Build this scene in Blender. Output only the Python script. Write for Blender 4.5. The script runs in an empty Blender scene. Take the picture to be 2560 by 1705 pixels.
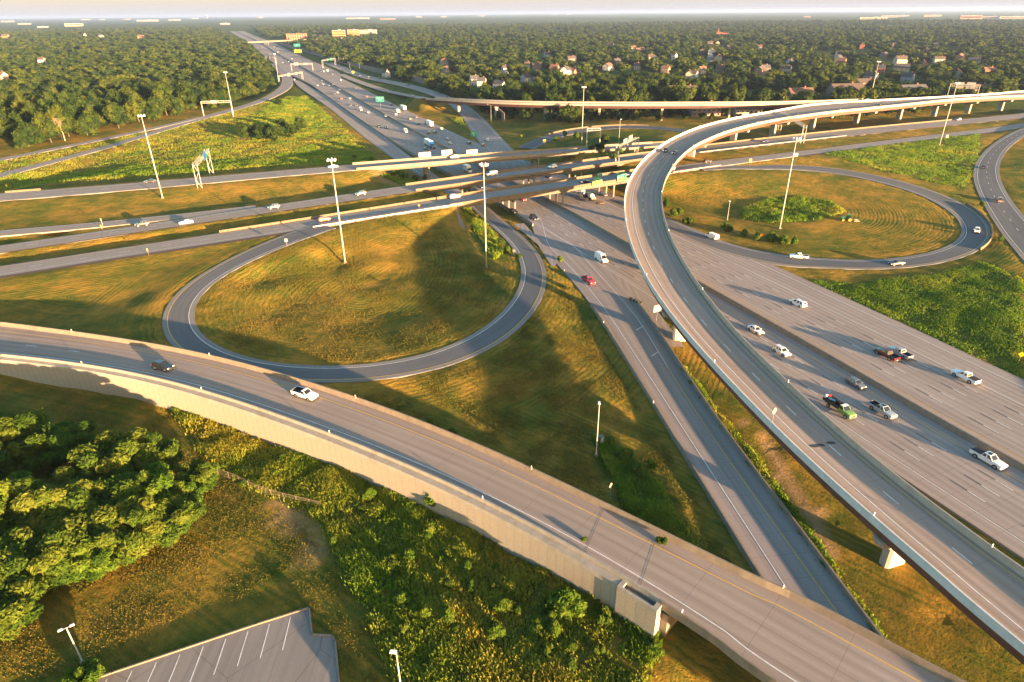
import bpy, bmesh, math, random
import numpy as np
from mathutils import Vector, Matrix
random.seed(7); RNG=np.random.default_rng(7)
PI=math.pi
SC=bpy.context.scene; COL=SC.collection
SUN_EL=math.radians(4.75); SUN_AZ=math.radians(136)      # compass bearing of the sun, clockwise from +Y
TXT={}
def _texts():
    o=bpy.data.objects.new('t',None);os_=[]
    for b in('WEST','EXIT','EAST','METCALF AVE','1 MILE','EXIT ONLY','EXIT 79','QUIVIRA RD','West','435','KANSAS CITY','OLATHE','79','!','15','>'):
        c=bpy.data.curves.new('t','FONT');c.body=b;c.size=1;c.align_x='CENTER';c.align_y='CENTER';o=bpy.data.objects.new('t',c);COL.objects.link(o);os_.append((b,o))
    dg=bpy.context.evaluated_depsgraph_get()
    for b,o in os_:TXT[b]=bpy.data.meshes.new_from_object(o.evaluated_get(dg))
    for b,o in os_:c=o.data;bpy.data.objects.remove(o);bpy.data.curves.remove(c)
_texts()
# ------------------------------------------------------------------ camera
FPX=1593.;ROLL=math.radians(.5);PITCH=math.atan(821/FPX);CH=75.
_U0=np.array([0,math.sin(PITCH),math.cos(PITCH)]);CF=np.array([0,math.cos(PITCH),-math.sin(PITCH)]);_X=np.array([1.,0,0])
CR=math.cos(ROLL)*_X-math.sin(ROLL)*_U0;CU=math.sin(ROLL)*_X+math.cos(ROLL)*_U0
cam=bpy.data.cameras.new('camera');co=bpy.data.objects.new('camera',cam);COL.objects.link(co);SC.camera=co
cam.sensor_width=36;cam.lens=36*FPX/2560;cam.clip_end=60000;cam.clip_start=1
co.matrix_world=Matrix(((CR[0],CU[0],-CF[0],0),(CR[1],CU[1],-CF[1],0),(CR[2],CU[2],-CF[2],CH),(0,0,0,1)))
def at(x,y,z=0.):
    """ground point (height z) surveyed from the photo's own camera"""
    d=CF+CR*(x-1280)/FPX-CU*(y-852.5)/FPX
    t=(z-CH)/d[2]; return np.array([d[0]*t,d[1]*t,z])
def pix(P):
    P=np.atleast_2d(P)-np.array([0,0,CH]); t=P@CF
    return np.c_[1280+FPX*(P@CR)/t,852.5-FPX*(P@CU)/t]
# ------------------------------------------------------------------ tagging
def tag(o,label=None,cat=None,group=None,kind=None):
    if label:o['label']=label
    if cat:o['category']=cat
    if group:o['group']=group
    if kind:o['kind']=kind
    return o
def empty(name,loc=(0,0,0),rz=0.):
    o=bpy.data.objects.new(name,None);COL.objects.link(o);o.location=tuple(float(v) for v in loc);o.rotation_euler=(0,0,rz);o.empty_display_size=.1
    return o
KIDS={}
def link(name,me,parent=None):
    o=bpy.data.objects.new(name,me);COL.objects.link(o)
    if parent is not None:o.parent=parent;KIDS.setdefault(parent.name,[]).append(o)
    return o
def dup(src,loc=None,rz=None,label=None,group=None,cat=None,scale=None,parent=None):
    c=src.copy();COL.objects.link(c)
    if parent is not None:c.parent=parent;KIDS.setdefault(parent.name,[]).append(c)
    if loc is not None:c.location=tuple(float(v) for v in loc)
    if rz is not None:c.rotation_euler=(0,0,rz)
    if scale is not None:c.scale=scale
    if label:c['label']=label
    if group:c['group']=group
    if cat:c['category']=cat
    for k in KIDS.get(src.name,[]):dup(k,parent=c)
    return c
# ------------------------------------------------------------------ mesh builder
class MB:
    def __init__(s):s.v=[];s.f=[];s.m=[]
    def add(s,V,F,m=0):
        b=len(s.v);s.v+=[tuple(float(c) for c in p) for p in V];s.f+=[tuple(b+i for i in f) for f in F];s.m+=[m]*len(F);return s
    def box(s,c,d,rz=0,m=0,rx=0):
        x,y,z=d[0]/2,d[1]/2,d[2]/2;M=Matrix.Rotation(rz,3,'Z')@Matrix.Rotation(rx,3,'Y')
        V=[Vector(c)+M@Vector((i*x,j*y,k*z)) for k in(-1,1) for j in(-1,1) for i in(-1,1)]
        return s.add(V,[(0,2,3,1),(4,5,7,6),(0,1,5,4),(2,6,7,3),(0,4,6,2),(1,3,7,5)],m)
    def tube(s,a,b,r0,r1=None,n=8,m=0,cap=True):
        r1=r0 if r1 is None else r1;a=Vector(a);b=Vector(b);d=(b-a).normalized();u=d.orthogonal().normalized();w=d.cross(u)
        V=[p+(u*math.cos(2*PI*i/n)+w*math.sin(2*PI*i/n))*r for p,r in((a,r0),(b,r1)) for i in range(n)]
        F=[(i,(i+1)%n,n+(i+1)%n,n+i) for i in range(n)]
        if cap:F+=[tuple(range(n))[::-1],tuple(range(n,2*n))]
        return s.add(V,F,m)
    def quad(s,p,m=0):return s.add(p,[tuple(range(len(p)))],m)
    def loft(s,rings,m=0,cap=True):
        n=len(rings[0]);V=[p for r in rings for p in r];F=[]
        for k in range(len(rings)-1):
            for i in range(n):j=(i+1)%n;F.append((k*n+i,k*n+j,(k+1)*n+j,(k+1)*n+i))
        if cap:F+=[tuple(range(n))[::-1],tuple((len(rings)-1)*n+i for i in range(n))]
        return s.add(V,F,m)
    def build(s,name,mats,parent=None,smooth=False,fix=True):
        me=bpy.data.meshes.new(name);me.from_pydata(s.v,[],s.f)
        for k in(mats if isinstance(mats,(list,tuple)) else [mats]):me.materials.append(k)
        me.polygons.foreach_set('material_index',s.m)
        if fix:
            bm=bmesh.new();bm.from_mesh(me);bmesh.ops.recalc_face_normals(bm,faces=bm.faces);bm.to_mesh(me);bm.free()
        if smooth:me.polygons.foreach_set('use_smooth',[True]*len(me.polygons))
        me.update();return link(name,me,parent)
def np_mesh(name,V,Q,mat,attrs=None,smooth=False,uv=None):
    V=np.asarray(V,np.float32);Q=np.asarray(Q,np.int32);k=Q.shape[1];n=len(Q)
    me=bpy.data.meshes.new(name);me.vertices.add(len(V));me.vertices.foreach_set('co',V.ravel())
    me.loops.add(n*k);me.loops.foreach_set('vertex_index',Q.ravel())
    me.polygons.add(n);me.polygons.foreach_set('loop_start',np.arange(0,n*k,k,dtype=np.int32));me.polygons.foreach_set('loop_total',np.full(n,k,np.int32))
    me.polygons.foreach_set('use_smooth',np.full(n,bool(smooth)))
    me.update(calc_edges=True)
    if attrs:
        for a,(dom,val) in attrs.items():
            t=me.attributes.new(a,'FLOAT',dom);t.data.foreach_set('value',np.asarray(val,np.float32))
    if uv is not None:
        l=me.uv_layers.new(name='UVMap');l.data.foreach_set('uv',np.asarray(uv,np.float32)[Q.ravel()].ravel())
    me.materials.append(mat);return me
# ------------------------------------------------------------------ materials
def mat(name):
    m=bpy.data.materials.new(name);m.use_nodes=True;nt=m.node_tree;b=nt.nodes['Principled BSDF'];return m,nt,b
def N(nt,t,**kw):
    n=nt.nodes.new(t)
    for k,v in kw.items():
        if k[0]=='_':setattr(n,k[1:],v)
        else:n.inputs[k.replace('__',' ')].default_value=v
    return n
def L(nt,a,b):nt.links.new(a,b)
def plain(name,c,rough=.7,metal=0,coat=0,spec=.5):
    m,nt,b=mat(name);b.inputs['Base Color'].default_value=(*c,1);b.inputs['Roughness'].default_value=rough;b.inputs['Metallic'].default_value=metal
    b.inputs['Coat Weight'].default_value=coat;b.inputs['Coat Roughness'].default_value=.05;b.inputs['Specular IOR Level'].default_value=spec;return m
def noise(nt,scale,detail=4,rough=.55,vec=None,dim='3D'):
    n=N(nt,'ShaderNodeTexNoise');n.inputs['Scale'].default_value=scale;n.inputs['Detail'].default_value=detail;n.inputs['Roughness'].default_value=rough
    if vec is not None:L(nt,vec,n.inputs['Vector'])
    return n.outputs['Fac']
def ramp(nt,fac,stops):
    r=N(nt,'ShaderNodeValToRGB');e=r.color_ramp.elements
    while len(e)<len(stops):e.new(.5)
    for i,(p,c) in enumerate(stops):e[i].position=p;e[i].color=(*c,1) if len(c)==3 else c
    L(nt,fac,r.inputs['Fac']);return r.outputs['Color']
def mixc(nt,fac,a,b,mode='MIX'):
    n=N(nt,'ShaderNodeMix',_data_type='RGBA',_blend_type=mode)
    for sock,v in((n.inputs[0],fac),(n.inputs[6],a),(n.inputs[7],b)):
        if hasattr(v,'is_linked'):L(nt,v,sock)
        else:sock.default_value=v if not isinstance(v,tuple) else((*v,1) if len(v)==3 else v)
    return n.outputs[2]
def mth(nt,op,a,b=None,c=None,clamp=False):
    n=N(nt,'ShaderNodeMath',_operation=op,_use_clamp=clamp)
    for i,v in enumerate((a,b,c)):
        if v is None:continue
        if hasattr(v,'is_linked'):L(nt,v,n.inputs[i])
        else:n.inputs[i].default_value=v
    return n.outputs[0]
def attr(nt,name):return N(nt,'ShaderNodeAttribute',_attribute_name=name).outputs['Fac']
def bump(nt,b,h,strength,dist=1.):
    n=N(nt,'ShaderNodeBump');n.inputs['Strength'].default_value=strength;n.inputs['Distance'].default_value=dist;L(nt,h,n.inputs['Height']);L(nt,n.outputs['Normal'],b.inputs['Normal'])
def pos(nt):return N(nt,'ShaderNodeNewGeometry').outputs['Position']
def scalev(nt,v,s):
    n=N(nt,'ShaderNodeVectorMath',_operation='MULTIPLY');L(nt,v,n.inputs[0]);n.inputs[1].default_value=s;return n.outputs[0]
def road_mat(name,c1,c2,track=.10,joint=4.6,lane=3.66,crack=0.,jointdark=.75):
    """pavement: UV.x metres across, UV.y metres along; tyre tracks, slab joints, stains"""
    m,nt,b=mat(name);uv=N(nt,'ShaderNodeUVMap').outputs['UV'];sep=N(nt,'ShaderNodeSeparateXYZ');L(nt,uv,sep.inputs[0]);u,v=sep.outputs[0],sep.outputs[1]
    base=ramp(nt,noise(nt,.05,5,.6,scalev(nt,uv,(3.,.5,1))),[(.3,c1),(.72,c2)])
    fine=noise(nt,2.2,4,.7,pos(nt));base=mixc(nt,mth(nt,'MULTIPLY_ADD',fine,.5,-.1),base,tuple(x*.72 for x in c1))
    st=noise(nt,1.,3,.6,scalev(nt,uv,(1.4,.02,1)));base=mixc(nt,mth(nt,'MULTIPLY',mth(nt,'SUBTRACT',st,.45,None,True),1.6),base,tuple(x*.62 for x in c1))
    tr=mth(nt,'COSINE',mth(nt,'MULTIPLY',u,4*PI/lane));tr=mth(nt,'MULTIPLY',mth(nt,'MULTIPLY_ADD',tr,.5,.5),noise(nt,.08,2,.5,scalev(nt,uv,(1,.3,1))))
    base=mixc(nt,mth(nt,'MULTIPLY',tr,track*4,None,True),base,tuple(x*.55 for x in c1))
    if joint:
        fr=mth(nt,'FRACT',mth(nt,'DIVIDE',v,joint));j1=mth(nt,'LESS_THAN',fr,.05/joint)
        fu=mth(nt,'FRACT',mth(nt,'DIVIDE',mth(nt,'ADD',u,lane*40+.03),lane));j2=mth(nt,'LESS_THAN',fu,.06/lane)
        j=mth(nt,'MAXIMUM',j1,j2);base=mixc(nt,mth(nt,'MULTIPLY',j,1-jointdark+.25),base,(.05,.05,.05))
    if crack:
        vo=N(nt,'ShaderNodeTexVoronoi',_feature='DISTANCE_TO_EDGE');vo.inputs['Scale'].default_value=.09
        nn=N(nt,'ShaderNodeTexNoise');nn.inputs['Scale'].default_value=.5;nn.inputs['Detail'].default_value=4
        ad=N(nt,'ShaderNodeVectorMath',_operation='MULTIPLY_ADD');L(nt,nn.outputs['Color'],ad.inputs[0]);ad.inputs[1].default_value=(4,4,0);L(nt,pos(nt),ad.inputs[2]);L(nt,ad.outputs[0],vo.inputs['Vector'])
        ck=mth(nt,'LESS_THAN',vo.outputs['Distance'],.004);base=mixc(nt,mth(nt,'MULTIPLY',ck,crack),base,(.04,.04,.04))
    L(nt,base,b.inputs['Base Color']);b.inputs['Roughness'].default_value=1.;b.inputs['Specular IOR Level'].default_value=.08
    bump(nt,b,noise(nt,6,3,.6,pos(nt)),.12,.05);return m
M_CONC=road_mat('pavement_concrete',(.30,.255,.23),(.40,.345,.31),.15)
M_CROSS=road_mat('pavement_crossing',(.27,.24,.22),(.34,.305,.28),.12)
M_DECK=road_mat('pavement_deck',(.31,.245,.205),(.40,.325,.275),.14,9.)
M_ASPH=road_mat('pavement_asphalt',(.125,.128,.135),(.165,.168,.175),.06,0,5.2)
M_RAMP=road_mat('pavement_ramp',(.30,.25,.225),(.38,.325,.295),.12,4.6,5.2)
M_LOT=road_mat('pavement_lot',(.22,.195,.18),(.28,.25,.23),.0,0,5,.4)
M_SHOULD=road_mat('pavement_shoulder',(.20,.19,.18),(.26,.245,.23),.0,4.6,50)
def rough_mat(name,c1,c2,sc,rough=.9,bs=.3,bd=.05,sc2=None):
    m,nt,b=mat(name);f=noise(nt,sc,5,.6,pos(nt));c=ramp(nt,f,[(.32,c1),(.7,c2)])
    s=noise(nt,.6,3,.6,scalev(nt,pos(nt),(1,1,.12)));c=mixc(nt,mth(nt,'MULTIPLY',mth(nt,'SUBTRACT',s,.5,None,True),1.2),c,tuple(x*.5 for x in c1))
    L(nt,c,b.inputs['Base Color']);b.inputs['Roughness'].default_value=rough;bump(nt,b,noise(nt,sc2 or 8,3,.6,pos(nt)),bs,bd);return m
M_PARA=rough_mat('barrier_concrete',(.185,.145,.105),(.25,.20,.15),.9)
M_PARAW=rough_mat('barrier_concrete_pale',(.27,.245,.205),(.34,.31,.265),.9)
M_PARAF=rough_mat('barrier_concrete_bright',(.52,.52,.50),(.62,.62,.60),.7)
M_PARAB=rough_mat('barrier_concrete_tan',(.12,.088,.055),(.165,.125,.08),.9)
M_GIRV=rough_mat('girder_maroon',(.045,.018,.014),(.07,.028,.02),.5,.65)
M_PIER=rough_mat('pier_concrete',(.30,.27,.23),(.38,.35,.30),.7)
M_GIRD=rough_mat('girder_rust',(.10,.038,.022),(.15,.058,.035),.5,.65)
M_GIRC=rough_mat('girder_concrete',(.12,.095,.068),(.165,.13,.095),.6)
M_NOISE=rough_mat('noise_wall_panel',(.17,.135,.12),(.23,.19,.165),.25)
M_WHITE=rough_mat('line_white',(.55,.54,.52),(.75,.74,.72),1.5,.7,0)
M_YEL=rough_mat('line_yellow',(.62,.36,.05),(.72,.45,.09),1.5,.7,0)
M_BLK=rough_mat('line_black',(.03,.03,.032),(.06,.06,.06),1.5,.8,0)
M_STEEL=plain('galvanised_steel',(.33,.33,.33),.45,.6)
M_POLE=rough_mat('pole_paint',(.36,.34,.31),(.44,.42,.39),1.,.5,0)
M_WOODP=rough_mat('post_wood',(.16,.11,.07),(.22,.16,.10),2.)
M_GREEN=plain('sign_green',(.0,.24,.15),.45);M_SWHITE=plain('sign_white',(.8,.8,.78),.45);M_SYEL=plain('sign_yellow',(.85,.55,.02),.45)
M_SBACK=plain('sign_back',(.30,.28,.25),.5,.2);M_SBLUE=plain('sign_blue',(.02,.10,.40),.45);M_ORANGE=plain('sign_orange',(.85,.25,.02),.45);M_BLACKP=plain('black_plastic',(.015,.015,.016),.6)
M_LAMP=plain('lamp_glass',(.80,.80,.78),.15)
M_DIRT=rough_mat('pale_soil',(.30,.21,.14),(.42,.31,.21),1.)
def wall_mat():
    m,nt,b=mat('mse_panel');uv=N(nt,'ShaderNodeUVMap').outputs['UV'];sep=N(nt,'ShaderNodeSeparateXYZ');L(nt,uv,sep.inputs[0])
    w=mth(nt,'SINE',mth(nt,'MULTIPLY',sep.outputs[1],2*PI/.75));uu=mth(nt,'MULTIPLY_ADD',w,.09,sep.outputs[0])
    wn=noise(nt,1.2,2,.5,uv);uu=mth(nt,'MULTIPLY_ADD',wn,.12,uu)
    fu=mth(nt,'FRACT',mth(nt,'DIVIDE',uu,1.55));vj=mth(nt,'LESS_THAN',fu,.05)
    k=mth(nt,'FLOOR',mth(nt,'DIVIDE',uu,1.55));off=mth(nt,'MULTIPLY',mth(nt,'MODULO',k,2.),.75)
    fv=mth(nt,'FRACT',mth(nt,'DIVIDE',mth(nt,'ADD',sep.outputs[1],off),1.5));hj=mth(nt,'MULTIPLY',mth(nt,'LESS_THAN',fv,.022),.4)
    j=mth(nt,'MAXIMUM',vj,hj)
    pb=noise(nt,5.5,3,.7,pos(nt));c=ramp(nt,pb,[(.3,(.26,.225,.175)),(.7,(.36,.315,.25))])
    st=noise(nt,.5,4,.6,scalev(nt,pos(nt),(1,1,.3)));c=mixc(nt,mth(nt,'MULTIPLY',mth(nt,'SUBTRACT',st,.52,None,True),1.4),c,(.30,.26,.21))
    c=mixc(nt,mth(nt,'MULTIPLY',j,.6),c,(.12,.095,.07));L(nt,c,b.inputs['Base Color']);b.inputs['Roughness'].default_value=.95
    bump(nt,b,mth(nt,'SUBTRACT',mth(nt,'MULTIPLY',pb,.5),mth(nt,'MULTIPLY',j,.7)),.6,.06);return m
M_MSE=wall_mat()
def leaf_mat(name,dark,mid,light,trans=.35,rnd=.35):
    m,nt,b=mat(name);t=attr(nt,'tone');oi=N(nt,'ShaderNodeObjectInfo').outputs['Random']
    f=mth(nt,'ADD',t,mth(nt,'MULTIPLY_ADD',oi,rnd,-rnd/2),None,True);c=ramp(nt,f,[(.05,dark),(.5,mid),(.95,light)])
    L(nt,c,b.inputs['Base Color']);b.inputs['Roughness'].default_value=.75;b.inputs['Specular IOR Level'].default_value=.15
    tr=N(nt,'ShaderNodeBsdfTranslucent');L(nt,c,tr.inputs['Color']);mx=N(nt,'ShaderNodeMixShader');mx.inputs[0].default_value=trans
    L(nt,b.outputs[0],mx.inputs[1]);L(nt,tr.outputs[0],mx.inputs[2]);L(nt,mx.outputs[0],nt.nodes['Material Output'].inputs['Surface']);return m
M_LEAF=leaf_mat('leaves_green',(.013,.034,.007),(.036,.064,.009),(.088,.106,.013),.35,.55)
M_LEAFB=leaf_mat('leaves_bright',(.036,.082,.008),(.080,.155,.013),(.17,.21,.022),.45,.25)
M_LEAFN=leaf_mat('leaves_near',(.028,.066,.008),(.072,.128,.013),(.155,.18,.022),.45,.3)
M_LEAFO=leaf_mat('leaves_rusty',(.13,.06,.02),(.20,.09,.025),(.30,.14,.03),.3,.2)
M_WEED=leaf_mat('weeds',(.15,.24,.020),(.31,.315,.036),(.40,.29,.046),.5,.0)
M_DRY=leaf_mat('dry_grass',(.075,.090,.012),(.140,.118,.020),(.19,.140,.028),.3,.0)
M_BARK=rough_mat('bark',(.075,.055,.04),(.13,.10,.075),3.);M_DEADW=rough_mat('dead_wood',(.30,.21,.15),(.42,.31,.23),2.)
def ground_mat():
    m,nt,b=mat('ground_grass');P=pos(nt);veg=attr(nt,'veg');dirt=attr(nt,'dirt');mow=attr(nt,'mow')
    n1=noise(nt,.035,5,.6,P);n2=noise(nt,.35,4,.65,P);n3=noise(nt,2.6,4,.7,P)
    mw=N(nt,'ShaderNodeCombineXYZ');L(nt,mow,mw.inputs[0]);n4=noise(nt,.9,3,.6,mw.outputs[0]);
    mn=mth(nt,'MULTIPLY',n4,noise(nt,.12,2,.5,P))
    f=mth(nt,'ADD',mth(nt,'MULTIPLY_ADD',n1,1.5,-.75),mth(nt,'MULTIPLY_ADD',n2,.9,-.45));f=mth(nt,'ADD',f,mth(nt,'MULTIPLY_ADD',mn,2.2,-.55))
    sw=mth(nt,'SINE',mth(nt,'MULTIPLY',mth(nt,'MULTIPLY_ADD',n2,1.6,mow),2*PI/1.35));sw=mth(nt,'MULTIPLY',sw,noise(nt,.07,2,.5,P));f=mth(nt,'MULTIPLY_ADD',sw,.12,f)
    f=mth(nt,'ADD',f,veg,None,True)
    c=ramp(nt,f,[(0.,(.36,.205,.034)),(.2,(.275,.175,.026)),(.42,(.175,.142,.020)),(.7,(.095,.112,.014)),(1.,(.050,.087,.009))])
    c=mixc(nt,mth(nt,'MULTIPLY_ADD',n3,1.1,-.25,True),c,mixc(nt,.5,c,(.035,.035,.012)))
    dn=mth(nt,'MULTIPLY',dirt,mth(nt,'MULTIPLY_ADD',n2,1.6,-.1,True),None,True);c=mixc(nt,dn,c,(.42,.25,.13))
    L(nt,c,b.inputs['Base Color']);b.inputs['Roughness'].default_value=1.;b.inputs['Specular IOR Level'].default_value=.05
    h=mth(nt,'ADD',mth(nt,'MULTIPLY',n3,.35),mth(nt,'MULTIPLY',n2,.8));h=mth(nt,'ADD',h,mth(nt,'MULTIPLY',n4,.30));h=mth(nt,'ADD',h,mth(nt,'MULTIPLY',sw,.10));bump(nt,b,h,1.,.9);return m
M_GROUND=ground_mat()
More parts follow.
